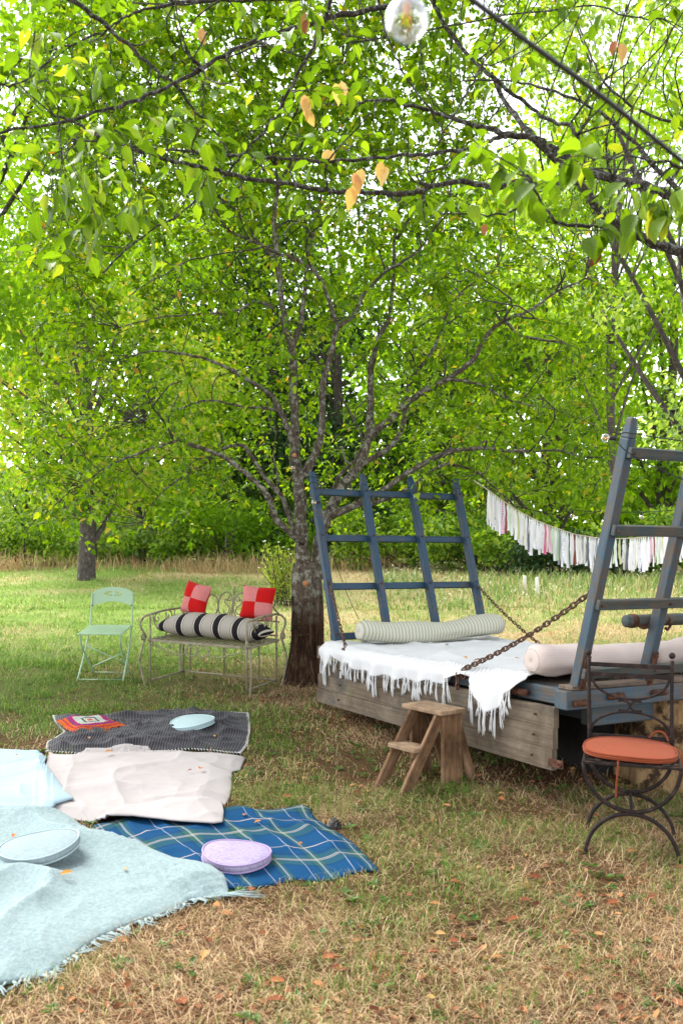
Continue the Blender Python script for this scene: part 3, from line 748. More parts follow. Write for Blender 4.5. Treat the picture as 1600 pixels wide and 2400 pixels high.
for a, b, r in ((V(2.2, 4.22, gx + 2.1), P(1700, 505, 4.2), .05), (V(2.24, 4.22, gx + 1.8), P(1720, 640, 4.6), .05), (V(2.26, 4.22, gx + 1.7), P(1700, 620, 3.3), .03),
                (V(2.1, 4.2, gx + 2.6), P(1700, 410, 2.9), .03), (V(2.05, 4.2, gx + 2.9), P(1700, 560, 4.4), .04), (V(2.0, 4.2, gx + 3), P(980, -60, 4.3), .045), (V(2.0, 4.2, gx + 3), P(1010, -30, 4.5), .03)):
    md = P(1640, -330, 4.3) if b.z > 3.9 else a.lerp(b, .5) + V(0, 0, .08)
    pr = smooth_path([(a, r), (md, r * .8), (b, r * .65)], 6); mb.tube([p for p, q_ in pr], [q_ for p, q_ in pr], 9)
mb.build('limb', M_fbark, ct)
def over_targets(n, y0, y1, ymax):
    out = []
    while len(out) < n:
        Y = rng.uniform(y0, y1); px = rng.uniform(-80, 1680); py = rng.uniform(-160, ymax)
        if py > ymax - 130 and rng.random() < .6: continue
        if 880 < px < 1340 and 130 < py < 440 and rng.random() < .72: continue
        if 330 < px < 1180 and py > 430 and rng.random() < .6: continue
        out.append(tuple(P(px, py, Y)))
    return out
mb = MB()
pf.connect(over_targets(130, 3.4, 5.0, 620), .005, .003, mb, 5, maxd=1.0, minr=.003, curl=.1)
t0 = pf.connect(over_targets(240, 3.6, 5.2, 640), .003, .0014, mb, 4, maxd=.7, minr=.002, curl=.12)
t1 = pf.connect(over_targets(230, 3.7, 5.2, 640), .003, .0016, mb, 4, maxd=.55, minr=.002, curl=.12)
t2 = pf.connect([tuple(P(x + rng.gauss(0, 16), y + rng.gauss(0, 14), Yc + rng.gauss(0, .08))) for (x, y, Yc, k) in
     ((245, 520, 3.4, 4), (255, 300, 3.3, 4), (100, 480, 3.5, 3), (330, 520, 3.6, 3), (200, 590, 3.6, 3), (1235, 440, 2.9, 5), (1350, 375, 2.7, 5), (1480, 500, 2.9, 6), (1560, 510, 2.9, 5),
      (1420, 545, 3.1, 4), (1110, 345, 3.0, 3), (240, 130, 3.5, 4), (470, 330, 3.6, 3), (510, 340, 3.8, 2), (450, 430, 3.9, 3), (100, 90, 3.6, 4), (30, 120, 3.5, 3), (720, 30, 3.8, 3), (650, 60, 3.9, 3), (1530, 360, 2.8, 4), (360, 250, 3.5, 3)) for _ in range(k)],
     .003, .0016, mb, 4, maxd=.8, minr=.002, curl=.1)
q = mb.build('twigs', M_fbark, ct); q['kind'] = 'stuff'
for pr in t1: pf.leaves(pr, 5, .075, .5, .3)
for pr in t0[::3]: pf.leaves(pr, 3, .07, .7, .3)
for pr in t2: pf.leaves(pr, 4, .085, .6, .75)
print('cherry leaves', pf.emit(ct, M_fleaf, M_fleafo, .55, 300, hi=True))
for lab, spots in (('pale yellow autumn leaves hanging in a bunch in the middle of the branches', ((828, 405, 3.7), (838, 425, 3.7), (848, 395, 3.7), (822, 440, 3.7), (905, 390, 3.6), (893, 378, 3.6))),
              ('pale yellow leaf cluster hanging above the trunk', ((718, 228, 4.0), (724, 240, 4.0), (712, 222, 4.0), (722, 258, 4.0))),
              ('small yellow leaf pair high over the fruit tree', ((770, 350, 4.2), (782, 352, 4.2), (800, 190, 4.1), (785, 195, 4.1))),
              ('rusty orange leaf on the branches in the top right', ((1440, 95, 3.3), (1455, 100, 3.3))),
              ('curled brown leaf on the branches in the top left', ((715, 30, 3.8), (720, 45, 3.8), (470, 65, 3.8))),
              ('dry brown leaf hanging from the lowest branch on the right', ((1403, 560, 3.1), (1404, 585, 3.1), (1135, 525, 4.2)))):
    pass
    n = len(spots); Pt = np.array([tuple(P(*q)) for q in spots])
    D = np.array([(rng.uniform(-.4, .4), rng.uniform(-.3, .3), -1) for _ in spots]); N = np.array([(rng.uniform(-.5, .5), -1, .3) for _ in spots])
    L = np.array([(.075 if 'yellow' in lab else .06) * rng.uniform(.8, 1.1) for _ in spots])
    for o in leaf_objects(Pt, D, N, L, M_yleaf if 'yellow' in lab else M_browno, ct): o['label'] = lab

# ------------------------------------------------------------------ background trees
def far_tree(label, px, Y, h, wd, leafL, n, lm, seed, base=.12, trunk=.2, lean=0, wm=None, wood_mat=None, name='tree', clumps=34, group=None, gap=.0, top=1.0):
    r_ = random.Random(seed); nr_ = np.random.RandomState(seed); X = (px - 800) / FPX * Y; z0 = gzf(X, Y)
    th = thing(name, label, 'tree', (X, Y, z0), group); cl = []
    for i in range(clumps):
        u = r_.uniform(-1, 1); a = r_.uniform(0, 6.28); rr = r_.uniform(.45, 1) ** .6; s_ = math.sqrt(1 - u * u)
        cz = base * h + (h - base * h) * (.5 + .5 * u * .95)
        cl.append((X + lean * cz + math.cos(a) * s_ * rr * wd, Y + math.sin(a) * s_ * rr * wd * .8, z0 + cz, wd * r_.uniform(.16, .34)))
    mb = MB(); tp = V(X + lean * h * .7, Y, z0 + h * .72)
    pr = smooth_path([(V(X, Y, z0 - .1), trunk), (V(X + lean * h * .2 + r_.uniform(-.1, .1), Y, z0 + h * .2), trunk * .8), (V(X + lean * h * .45 + r_.uniform(-.3, .3), Y, z0 + h * .45), trunk * .55), (tp, trunk * .2)], 6)
    trunk_tube(mb, [(p, r) for p, r in pr[::6]] + [pr[-1]], 18, .12, .15, seed=seed); mb.build('trunk', wood_mat or M_gbark, th)
    mb = MB()
    for c in cl[:22]:
        c = V(*c[:3]); j = min(len(pr) - 1, int(len(pr) * max(.15, min(.95, (c.z - z0) / h * .8)))); p = pr[j][0]
        mb.tube(catm([p, p.lerp(c, .5) + V(r_.uniform(-.2, .2), 0, .15), c], 3), np.linspace(pr[j][1] * .4 + .01, .012, 7).tolist(), 5)
    mb.build('branches', wm or M_gbark, th)
    w8 = np.array([c[3] for c in cl]) ** 2; idx = nr_.choice(clumps, n, p=w8 / w8.sum()); cc = np.array(cl)[idx]
    q = nr_.randn(n, 3); q /= np.linalg.norm(q, axis=1, keepdims=True); q *= (nr_.rand(n) ** .4)[:, None]
    Pt = cc[:, :3] + q * cc[:, 3:4] * np.array((1.35, 1.2, .8)); Pt[:, 2] = np.maximum(Pt[:, 2], z0 + .15)
    D = q * .6 + nr_.randn(n, 3) * .7 + np.array((0, 0, -.35)); N = nr_.randn(n, 3) * .55 + np.array((0, 0, 1.))
    L = leafL * (.6 + .8 * nr_.rand(n))
    f = foliage('crown', Pt, D, N, L, L * .62, lm, th); f['kind'] = 'stuff'
    return th
def LM(name, cols, tr=.5): return leaf_mat(name, [(i / (len(cols) - 1), c) for i, c in enumerate(cols)], tr)
M_bgA = LM('bright_far_leaf', [(.13, .26, .010), (.19, .34, .014), (.27, .41, .022), (.34, .44, .05)])
M_bgB = LM('mid_far_leaf', [(.085, .185, .010), (.13, .255, .012), (.20, .34, .02)])
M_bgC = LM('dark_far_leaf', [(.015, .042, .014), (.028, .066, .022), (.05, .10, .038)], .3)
M_bgD = LM('yellowing_leaf', [(.13, .25, .02), (.19, .32, .03), (.26, .38, .05), (.34, .40, .08), (.46, .36, .12)])
M_bgE = LM('greyish_leaf', [(.13, .22, .06), (.19, .29, .10), (.28, .37, .17)])
M_bgF = LM('bramble_leaf', [(.05, .12, .015), (.10, .21, .02), (.20, .32, .03), (.32, .42, .06)], .35)
far_tree('bushy yellowing tree with a dark trunk at the left edge of the lawn', 203, 19.25, 7.2, 2.5, .13, 9000, M_bgD, 21, .22, .19, 0, name='walnut_tree', clumps=46)
far_tree('tall bright green tree beyond the hedge at the far left', -130, 27, 9, 3.2, .17, 6000, M_bgA, 22, name='ash_tree', clumps=26)
far_tree('bright yellow-green tree beyond the hedge, right of the dark walnut trunk', 330, 27, 10.5, 3.6, .17, 11000, M_bgA, 23, name='ash_tree', clumps=50)
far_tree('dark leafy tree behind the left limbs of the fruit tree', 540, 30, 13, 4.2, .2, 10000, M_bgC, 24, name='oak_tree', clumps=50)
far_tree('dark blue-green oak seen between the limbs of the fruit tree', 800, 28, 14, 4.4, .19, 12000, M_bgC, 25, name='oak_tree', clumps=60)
far_tree('mid green tree behind the right limbs of the fruit tree', 1040, 26.5, 11, 3.4, .17, 11000, M_bgB, 26, name='ash_tree', clumps=50)
far_tree('bright green tree above the rag bunting', 1290, 24, 9.5, 3.2, .15, 11000, M_bgA, 27, name='ash_tree', clumps=50)
far_tree('tall mid green tree behind the near end rack at the right edge', 1560, 25, 13, 4.0, .17, 10000, M_bgB, 28, name='ash_tree', clumps=50)
far_tree('pale green tree farthest back on the right, above the bunting', 1180, 36, 14, 4.5, .22, 7000, M_bgE, 29, name='poplar_tree', clumps=40)
far_tree('pale green tree farthest back behind the fruit tree trunk', 640, 37, 16, 5.0, .24, 7000, M_bgB, 30, name='poplar_tree', clumps=40)
far_tree('grey-green pale tree in the left distance beyond the walnut tree', 60, 34, 8.5, 3.4, .2, 5000, M_bgE, 31, name='poplar_tree', clumps=30)
far_tree('shaggy-barked tree with a brown trunk at the right edge behind the bunting', 1668, 12.5, 9, 2.4, .085, 11000, M_bgE, 32, .26, .15, -.02, M_gbark, M_sbark, name='birch_tree', clumps=40)
far_tree('leafy tree at the upper left whose crown leans in over the left edge', -230, 10.5, 8.4, 3.0, .085, 15000, M_bgB, 33, .42, .16, .03, name='plum_tree', clumps=46)
far_tree('tall green tree towering behind the dark-trunked walnut', 210, 23.6, 14.5, 3.6, .15, 12000, M_bgB, 34, .30, .2, name='ash_tree', clumps=56)
far_tree('tall slim green tree behind the overhanging branches at the upper right', 1440, 20, 13.5, 2.8, .13, 9000, M_bgA, 35, .34, .08, name='ash_tree', clumps=46)
# mistletoe ball hanging in the walnut tree
mb = MB(); c0 = P(100, 812, 18.6); r_ = random.Random(4)
mt = thing('mistletoe', 'round reddish-green mistletoe ball in the yellowing tree', 'mistletoe', c0)
for i in range(170):
    d = V(r_.gauss(0, 1), r_.gauss(0, 1), r_.gauss(0, .8)).normalized() * r_.uniform(.2, .42); mb.tube([c0, c0 + d * .6 + V(0, 0, .03), c0 + d], [.008, .006, .004], 3, cap=False)
mb.build('stems', M_twig, mt)
n = 900; q = nr.randn(n, 3); q /= np.linalg.norm(q, axis=1, keepdims=True); Pt = np.array(c0) + q * (.18 + .26 * nr.rand(n))[:, None]
foliage('leaves', Pt, q + nr.randn(n, 3) * .4, nr.randn(n, 3), .07 + .03 * nr.rand(n), .02 + 0 * nr.rand(n), LM('mistletoe_leaf', [(.10, .12, .02), (.16, .15, .03), (.22, .13, .05)]), mt)['kind'] = 'stuff'

def shrub(label, px, Y, wd, h, leafL, n, lm, seed, name='shrub', cl=16, flat=.7, x=None):
    r_ = random.Random(seed); nr_ = np.random.RandomState(seed); X = (px - 800) / FPX * Y if x is None else x; z0 = gzf(X, Y)
    th = thing(name, label, 'shrub', (X, Y, z0)); mb = MB(); cs = []
    for i in range(cl):
        cs.append((X + r_.uniform(-1, 1) * wd, Y + r_.uniform(-1, 1) * wd * flat, z0 + h * r_.uniform(.15, .8), wd * r_.uniform(.2, .4)))
        mb.tube(catm([V(X + r_.uniform(-.3, .3) * wd, Y, z0 - .05), V(*cs[-1][:3])], 3), [.02, .016, .012, .006], 4, cap=False)
    mb.build('stems', M_twig, th); cc = np.array(cs)[nr_.randint(0, cl, n)]
    q = nr_.randn(n, 3); q /= np.linalg.norm(q, axis=1, keepdims=True); q *= (nr_.rand(n) ** .4)[:, None]
    Pt = cc[:, :3] + q * cc[:, 3:4] * np.array((1.2, 1, .8)); Pt[:, 2] = np.maximum(Pt[:, 2], z0 + .03)
    L = leafL * (.6 + .8 * nr_.rand(n))
    f = foliage('leaves', Pt, q + nr_.randn(n, 3) * .6 - np.array((0, 0, .2)), nr_.randn(n, 3) * .6 + np.array((0, 0, 1.)), L, L * .6, lm, th); f['kind'] = 'stuff'
    return th
shrub('dense dark bush with yellow-green tips at the left edge beyond the lawn', 40, 23.6, 1.35, 1.35, .11, 3200, M_bgF, 41)
shrub('pale leafy shrub behind the walnut trunk', 300, 25, 1.6, 1.3, .12, 2600, M_bgE, 42)
shrub('low bramble thicket right of the walnut trunk', 390, 23.8, 1.2, .9, .11, 2600, M_bgF, 43, name='bramble_bush')
shrub('bright leafy shrub behind the garden bench', 560, 24.2, 1.7, 1.7, .12, 3600, M_bgB, 44)
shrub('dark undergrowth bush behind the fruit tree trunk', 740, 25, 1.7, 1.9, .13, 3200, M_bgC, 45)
shrub('dark green bush seen through the far end rack', 950, 22.5, 1.5, 1.5, .12, 3200, M_bgF, 46)
shrub('dark green bush seen just right of the far end rack', 1140, 21.5, 1.4, 1.5, .12, 3200, M_bgF, 47)
shrub('dark green bush below the rag bunting', 1330, 20.3, 1.35, 1.15, .10, 3600, M_bgC, 48)
shrub('dark bush behind the near end rack', 1520, 20.5, 1.4, 1.3, .11, 3000, M_bgF, 49)
shrub('dark overgrown bush at the right edge beyond the meadow', 1690, 19, 1.3, 1.6, .11, 2400, M_bgF, 50)
shrub('low tangled bush at the far left behind the dry grass', 190, 26, 1.4, 1.5, .12, 2200, M_bgB, 51)
# slim pale shrub with white flower heads beside the trunk
X, Y = float(G(655, 1418)[0]), 14.6; z0 = gzf(X, Y)
th = thing('flowering_shrub', 'slim pale yellow-green shrub with small white flowers left of the trunk', 'shrub', (X, Y, z0)); mb = MB(); Pt = []; fl = MB()
for i in range(44):
    bx = X + rng.uniform(-.18, .22); tx = X + rng.uniform(-.30, .34); by = Y + rng.uniform(-.2, .2); hh = rng.uniform(.55, 1.0)
    pts = catm([V(bx, by, z0 - .02), V((bx + tx) / 2, by, z0 + hh * .5), V(tx, by + rng.uniform(-.1, .1), z0 + hh)], 5); mb.tube(pts, .005, 4, cap=False)
    for k in range(26):
        t = rng.uniform(.25, 1) * (len(pts) - 1); Pt.append(tuple(pts[int(t)] + V(rng.gauss(0, .02), rng.gauss(0, .02), 0)))
    if i % 3 == 0: fl.sphere(pts[-1] + V(0, 0, .02), .016, 6, 4, (1, 1, .6))
mb.build('stems', M_twig, th); Pt = np.array(Pt); n = len(Pt); L = .07 * (.6 + .7 * nr.rand(n))
foliage('leaves', Pt, nr.randn(n, 3) * .7 + np.array((0, 0, .5)), nr.randn(n, 3), L, L * .32, LM('willowy_leaf', [(.20, .30, .04), (.28, .36, .07), (.36, .40, .11)]), th)['kind'] = 'stuff'
fl.build('flowers', mottled('white_petal', [(.3, (.6, .6, .52)), (.7, (.75, .75, .7))], 20, bump=0), th)['kind'] = 'stuff'
# far wood closing the view behind the single trees
n = 46000; cx = nr.rand(160) * 64 - 32; cy = 41 + nr.rand(160) * 6; cz = gz(cx, cy) + nr.rand(160) ** 1.1 * 10.5; i = nr.randint(0, 160, n)
q = nr.randn(n, 3); q /= np.linalg.norm(q, axis=1, keepdims=True); q *= (nr.rand(n) ** .4)[:, None] * np.array((2.6, 1.8, 1.9))
Pt = np.c_[cx[i], cy[i], cz[i]] + q; Pt[:, 2] = np.maximum(Pt[:, 2], 3)
Pt[::2, 2] = 1.7 + 4.2 * nr.rand(len(Pt[::2])); Pt[::2, 0] += nr.randn(len(Pt[::2])) * 1.5; Pt[::5, 2] = 1.5 + 1.3 * nr.rand(len(Pt[::5])) ; L = .55 * (.6 + .8 * nr.rand(n))
tag(foliage('distant_wood', Pt, q + nr.randn(n, 3) * .6, nr.randn(n, 3) * .6 + np.array((0, 0, 1.)), L, L * .6, M_bgB, None), 'mass of green woodland closing the far background', 'wood', kind='stuff')

# ------------------------------------------------------------------ cloths on the lawn
def ridge(x, y, seed): return 1 - np.abs(2 * vnoise(x, y, seed) - 1)
def cloth(key, nu, nv, base, hfun, mat, name, label, cat, thick=.008, group=None, layer=None):
    t_, r_, b_, l_ = BLK[key]
    T, B = side(t_, nu), side(b_, nu); Lf, Rt = side(l_, nv), side(r_, nv)
    u = np.linspace(0, 1, nu)[None, :, None]; v_ = np.linspace(0, 1, nv)[:, None, None]
    XY = (1 - v_) * T[None] + v_ * B[None] + (1 - u) * Lf[:, None] + u * Rt[:, None] - ((1 - u) * (1 - v_) * T[0] + u * (1 - v_) * T[-1] + (1 - u) * v_ * B[0] + u * v_ * B[-1])
    X, Y = XY[..., 0], XY[..., 1]; U = np.broadcast_to(u[..., 0], X.shape); W = np.broadcast_to(v_[..., 0], X.shape)
    edge = np.minimum(np.minimum(U, 1 - U), np.minimum(W, 1 - W)); e = np.clip(edge / .13, 0, 1) ** .75
    Z = gz(X, Y) + thick + base * (.12 + .88 * e) + hfun(X, Y, U, W) * (.12 + .88 * e)
    if layer is not None: Z = Z + layer(X, Y)
    c0 = (float(X.mean()), float(Y.mean()), float(gz(X.mean(), Y.mean())))
    ii = np.arange(nu * nv).reshape(nv, nu); F = np.stack([ii[1:, :-1], ii[1:, 1:], ii[:-1, 1:], ii[:-1, :-1]], -1).reshape(-1, 4)
    o = np_mesh(name, np.c_[X.ravel(), Y.ravel(), Z.ravel()] - np.array(c0), F, mat, uv=np.c_[U.ravel(), W.ravel()])
    o.location = c0; tag(o, label, cat, group)
    m = o.modifiers.new('thickness', 'SOLIDIFY'); m.thickness = thick; m.offset = -1
    return o, X, Y, Z
def over(keys, h, soft=.05):
    """lift of a cloth where it lies over other cloths"""
    def f(X, Y):
        z = np.zeros(X.shape)
        for k in keys:
            p = POLY[list(BLK).index(k)]; s = 0
            for dx, dy in ((0, 0), (soft, 0), (-soft, 0), (0, soft), (0, -soft)): s = s + inside(X.ravel() + dx, Y.ravel() + dy, p).reshape(X.shape)
            z = np.maximum(z, h * s / 5)
        return z
    return f
GB = 'picnic blankets spread on the lawn'
# charcoal corduroy throw
t = NT('charcoal_corduroy'); v = t.coord('UV'); s_ = sep(t, v)
ph = t.math('ADD', t.math('MULTIPLY', s_[0], 74), t.math('MULTIPLY', t.noise(v, 3, 3), 2.2)); f = t.math('FRACT', ph)
tri = t.math('ABSOLUTE', t.math('SUBTRACT', f, .5))
t.base(t.ramp(tri, [(.06, (.008, .0075, .010)), (.3, (.030, .028, .035)), (.5, (.048, .044, .053))]), .85, .15); t.b.inputs['Sheen Weight'].default_value = .12
t.bump(tri, .9, .012); M_cord = t.m
def h_ch(X, Y, U, W): return .032 * ridge(X * 3.2 + Y * 2, Y * 4.5 - X, 13) ** 3 + .026 * ridge(X * 7, Y * 6, 14) ** 3 + .012 * fbm(X * 3, Y * 3, 15) + .012 * ridge(X * 9 + Y * 8, Y * 12 - X * 3, 48) ** 5
o, X, Y, Z = cloth('charcoal', 130, 90, .012, h_ch, M_cord, 'throw_blanket', 'charcoal ribbed corduroy throw, the farthest blanket on the lawn', 'blanket', .010, GB)
ch = (X, Y, Z)
M_white_thread = fabric('white_thread', (.72, .70, .66))
mb = MB()
for side_ in (np.c_[X[0], Y[0], Z[0]], np.c_[X[-1], Y[-1], Z[-1]], np.c_[X[:, 0], Y[:, 0], Z[:, 0]], np.c_[X[:, -1], Y[:, -1], Z[:, -1]]):
    L = np.r_[0, np.cumsum(np.linalg.norm(np.diff(side_, axis=0), axis=1))]; cen = np.array((X.mean(), Y.mean(), Z.mean()))
    for s in np.arange(.01, L[-1], .022):
        p = np.array([np.interp(s, L, side_[:, k]) for k in range(3)]); d = cen - p; d[2] = 0; d /= np.linalg.norm(d)
        p0 = p - d * .004 + np.array((0, 0, -.006)); p1 = p + d * .018 + np.array((0, 0, .004)); mb.tube([p0, p + np.array((0, 0, .004)), p1], .0022, 4)
q = mb.build('edge_stitching', M_white_thread, o); q['kind'] = 'stuff'
# grey-white fleece
def h_wh(X, Y, U, W): return .020 * ridge(X * 1.2 - Y * 1.3, Y * 2.2 + X * .8, 16) ** 5 + .012 * ridge(X * 4.0 + Y * 1.2, Y * 2 - X * 1, 17) ** 4 + .010 * ridge(X * 1.5 - Y * 4, Y * 3 + X * 1, 27) ** 4 + .012 * fbm(X * 3, Y * 3, 18) + .005 * ridge(X * 4 + Y * 2, Y * 3 - X * 2, 42) ** 4 + .004 * ridge(X * 3 - Y * 5, Y * 5 + X * 3, 43) ** 4 + .0025 * ridge(X * 9, Y * 7 + X * 3, 44) ** 3 + .004 * fbm(X * 14, Y * 14, 19)
M_fleece = fabric('grey_white_fleece', (.335, .305, .297), (.30, .275, .267), 5, bscale=260, bump=.5)
cloth('white', 170, 120, .016, h_wh, M_fleece, 'picnic_blanket', 'grey-white fleece blanket between the charcoal throw and the tartan rug', 'blanket', .006, GB, over(['charcoal', 'tartan'], .05, .04))
M_pale = fabric('pale_blue_fleece', (.275, .36, .41), (.25, .335, .39), 4, bscale=400, bump=.1)
def h_pa(X, Y, U, W): return .034 * ridge(X * 2.4 + Y * 1.1, Y * 1.8 - X, 19) ** 2 + .014 * fbm(X * 4, Y * 4, 20) + .010 * ridge(X * 5 + Y * 2, Y * 6 - X * 2, 45) ** 6
cloth('pale', 130, 90, .016, h_pa, M_pale, 'picnic_blanket', 'smooth pale blue blanket at the left edge, overlapping the grey-white one', 'blanket', .006, GB, over(['white', 'mint'], .045, .05))
# tartan rug
t = NT('blue_tartan'); v = t.coord('UV', (1, 1, 1)); s_ = sep(t, v)
def bands(q, specs, per):
    f = t.math('FRACT', t.math('MULTIPLY', q, per)); st = []
    for p, c in specs: st.append((p, c))
    return f, st
fu = t.math('FRACT', t.math('MULTIPLY', s_[0], 4.7)); fv = t.math('FRACT', t.math('MULTIPLY', t.math('ADD', s_[1], .12), 2.7))
B_, G_, N_ = (.002, .042, .108), (.026, .080, .042), (.002, .028, .068)
cu = t.ramp(fu, [(0, B_), (.34, N_), (.40, G_), (.62, B_), (.66, B_)], 'CONSTANT'); cv = t.ramp(fv, [(0, B_), (.30, N_), (.36, G_), (.66, N_), (.70, B_)], 'CONSTANT')
c = t.mix(.5, cu, cv)
wl = (.38, .37, .40)
mu = t.ramp(fu, [(0, (0,) * 3), (.12, (1,) * 3), (.134, (0,) * 3), (.50, (.8,) * 3), (.517, (0,) * 3), (.524, (.7,) * 3), (.541, (0,) * 3)], 'CONSTANT')
mv = t.ramp(fv, [(0, (0,) * 3), (.10, (1,) * 3), (.122, (0,) * 3), (.47, (.8,) * 3), (.49, (0,) * 3), (.50, (.6,) * 3), (.52, (0,) * 3)], 'CONSTANT')
c = t.mix(t.math('MULTIPLY', mv, .75), c, (.40, .34, .29)); c = t.mix(t.math('MULTIPLY', mu, .75), c, wl)
tw_ = t.noise(t.coord('UV', (160, 160, 1)), 1, 2)
t.base(t.mix(t.math('MULTIPLY', tw_, .5), c, (.02, .05, .12)), .95, .05); t.b.inputs['Sheen Weight'].default_value = .0; t.bump(tw_, .4, .003); M_tartan = t.m
def h_ta(X, Y, U, W): return (.010 + .024 * np.clip(U * 2.2 - .9, 0, 1)) * ridge(X * 3 - Y * 1.5, Y * 3 + X, 22) ** 3 + .012 * ridge(X * 6 + Y * 3, Y * 6 - X * 2, 28) ** 3 + .015 * fbm(X * 5, Y * 5, 23) + .012 * np.sin(X * 14 + Y * 6) * np.clip(U - .3, 0, 1) * .6
o, X, Y, Z = cloth('tartan', 90, 50, .010, h_ta, M_tartan, 'picnic_blanket', 'blue and green tartan rug with thin white lines, under the lavender cushion', 'blanket', .007, GB)
ta = (X, Y, Z)
# mint mohair throw
t = NT('mint_mohair'); v = t.coord('Object'); nn = t.noise(v, 60, 6, .75)
t.base(t.ramp(nn, [(.3, (.16, .225, .23)), (.55, (.235, .31, .315)), (.75, (.31, .385, .385))]), 1.0, .02); t.b.inputs['Sheen Weight'].default_value = .2
t.bump(nn, .8, .014); M_mint = t.m
def h_mi(X, Y, U, W):
    k = .25 + .75 * np.clip(W * 2.2, 0, 1)
    return k * .085 * ridge(X * 1.5 + Y * .9, Y * 1.6 - X * .5, 24) ** 2.4 + k * .06 * ridge(X * 2.8 - Y * 1.4, Y * 2.1 + X, 26) ** 3 + .03 * fbm(X * 4, Y * 4, 25) + .010 * ridge(X * 6 + Y * 2, Y * 7 - X * 3, 46) ** 4 + .006 * fbm(X * 22, Y * 22, 47)
o, X, Y, Z = cloth('mint', 160, 130, .022, h_mi, M_mint, 'throw_blanket', 'fluffy mint green mohair throw with a fringed edge, nearest blanket on the left', 'blanket', .007, GB, over(['tartan'], .035, .05))
mi = (X, Y, Z)
M_mintf = fabric('mint_fringe_yarn', (.26, .33, .33))
bx, by, bz = X[-1], Y[-1], Z[-1]; L = np.r_[0, np.cumsum(np.hypot(np.diff(bx), np.diff(by)))]
i0 = np.interp(-30, (800 + FPX * bx / by), L)
for k, s in enumerate(np.arange(i0, L[-1], .021)):
    p = V(*[np.interp(s, L, q) for q in (bx, by, bz)]); tip = s > L[-1] - .12; mb = MB(); a = -1.05 + rng.gauss(0, .6) + (.55 if tip else 0); ln = rng.uniform(.03, .085) * (2.3 if tip else 1)
    d = V(math.cos(a), math.sin(a), 0); p = p + V(0, 0, -.006); w_ = rng.uniform(-.02, .02); pts = []
    for j in range(6):
        f = j / 5; q = p + d * (ln * f) + d.orthogonal() * (math.sin(f * 5 + k) * .006) + V(w_ * math.sin(f * 3), 0, 0); q.z = max(gzf(q.x, q.y) + .022, p.z - .02 - .09 * f ** .7); pts.append(q)
    for b_ in (0, 1): mb.tube([q + V(b_ * .003, b_ * .004 * i, b_ * .002) for i, q in enumerate(pts)], [.0042, .004, .0036, .003, .0024, .0014], 4)
    mb.build('fringe_strand', M_mintf, o)

def zat(grid, x, y):
    X, Y, Z = grid; d = (X - x) ** 2 + (Y - y) ** 2; i = int(np.argmin(d)); return float(Z.ravel()[i])
# ------------------------------------------------------------------ round cushions
def puff(mb, o, ex, ey, ez, rx, ry, th, n=2, N=40, dome=.35, seed=0, pinch=0):
    """flat boxed cushion with a softly domed top"""
    prof = [(0, th + th * dome), (.4, th + th * dome * .85), (.75, th + th * dome * .45), (.93, th * .99), (1.0, th * .90), (1.025, th * .5), (1.0, th * .1), (.9, 0), (0, 0)]
    vs = []; fs = []; uvs = []
    for (k, z) in prof:
        for i in range(N):
            a = 2 * math.pi * i / N; c, s = math.cos(a), math.sin(a); r = (abs(c) ** n + abs(s) ** n) ** (-1 / n)
            wv = 1 + .012 * math.sin(a * 5 + seed) * (k > .6); vs.append(o + ex * (c * r * rx * k * wv) + ey * (s * r * ry * k * wv) + ez * (z + th * .17 * math.sin(a * 2 + seed) * k))
    for j in range(len(prof) - 1):
        for i in range(N):
            i2 = (i + 1) % N; fs.append((j * N + i, (j + 1) * N + i, (j + 1) * N + i2, j * N + i2)); uvs.append([(i / N, j / 8), (i / N, (j + 1) / 8), (i2 / N, (j + 1) / 8), (i2 / N, j / 8)])
    mb.add(vs, fs, uvs)
    rim = lambda kk, zz: [o + ex * (math.cos(a) * (abs(math.cos(a)) ** n + abs(math.sin(a)) ** n) ** (-1 / n) * rx * kk) + ey * (math.sin(a) * (abs(math.cos(a)) ** n + abs(math.sin(a)) ** n) ** (-1 / n) * ry * kk) + ez * (zz + th * .17 * math.sin(a * 2 + seed) * kk) for a in [2 * math.pi * i / N for i in range(N)]]
    return rim
def round_cushion(px, py, Y, r, th, mat, mpipe, label, grid, tilt=(0, 0), seed=0):
    x, y = G(px, py); z = max(zat(grid, x + a * r, y + b * r) - SLOPE * b * r for a, b in ((0, 0), (.7, 0), (-.7, 0), (0, .7), (0, -.7))) - .008; o = V(x, y, z)
    ez = V(tilt[0], tilt[1] - SLOPE, 1).normalized(); ex = V(1, 0, 0); ex = (ex - ez * ex.dot(ez)).normalized(); ey = ez.cross(ex)
    th_ = thing('round_cushion', label, 'cushion', o, 'round seat cushions on the blankets'); mb = MB(); rim = puff(mb, o, ex, ey, ez, r, r, th, 2, 44, .30, seed)
    mb.build('cover', mat, th_)
    for zz in (.93, .10):
        mb = MB(); mb.tube(rim(1.012, th * zz), .0042, 6, closed=True); mb.build('piping', mpipe, th_)
def heather(name, a, b):
    t = NT(name); v = t.coord('Object', (1, 5, 1)); t.base(t.ramp(t.noise(v, 45, 5, .75), [(.36, a), (.62, b)]), .9, .1); t.bump(t.noise(t.coord('Object'), 700, 2), .2, .002); return t.m
M_grey_h = heather('grey_blue_heather', (.165, .21, .22), (.24, .295, .305)); M_lav = heather('lavender_heather', (.20, .165, .265), (.33, .285, .39)); M_minth = heather('pale_mint_heather', (.28, .375, .385), (.35, .44, .445))
M_pg = fabric('grey_piping', (.33, .41, .43)); M_plv = fabric('lavender_piping', (.33, .25, .42)); M_pm = fabric('mint_piping', (.42, .56, .58))
round_cushion(95, 2046, 0, .170, .038, M_grey_h, M_pg, 'grey-blue round cushion lying on the mint mohair throw', mi, (-.10, -.02), 1)
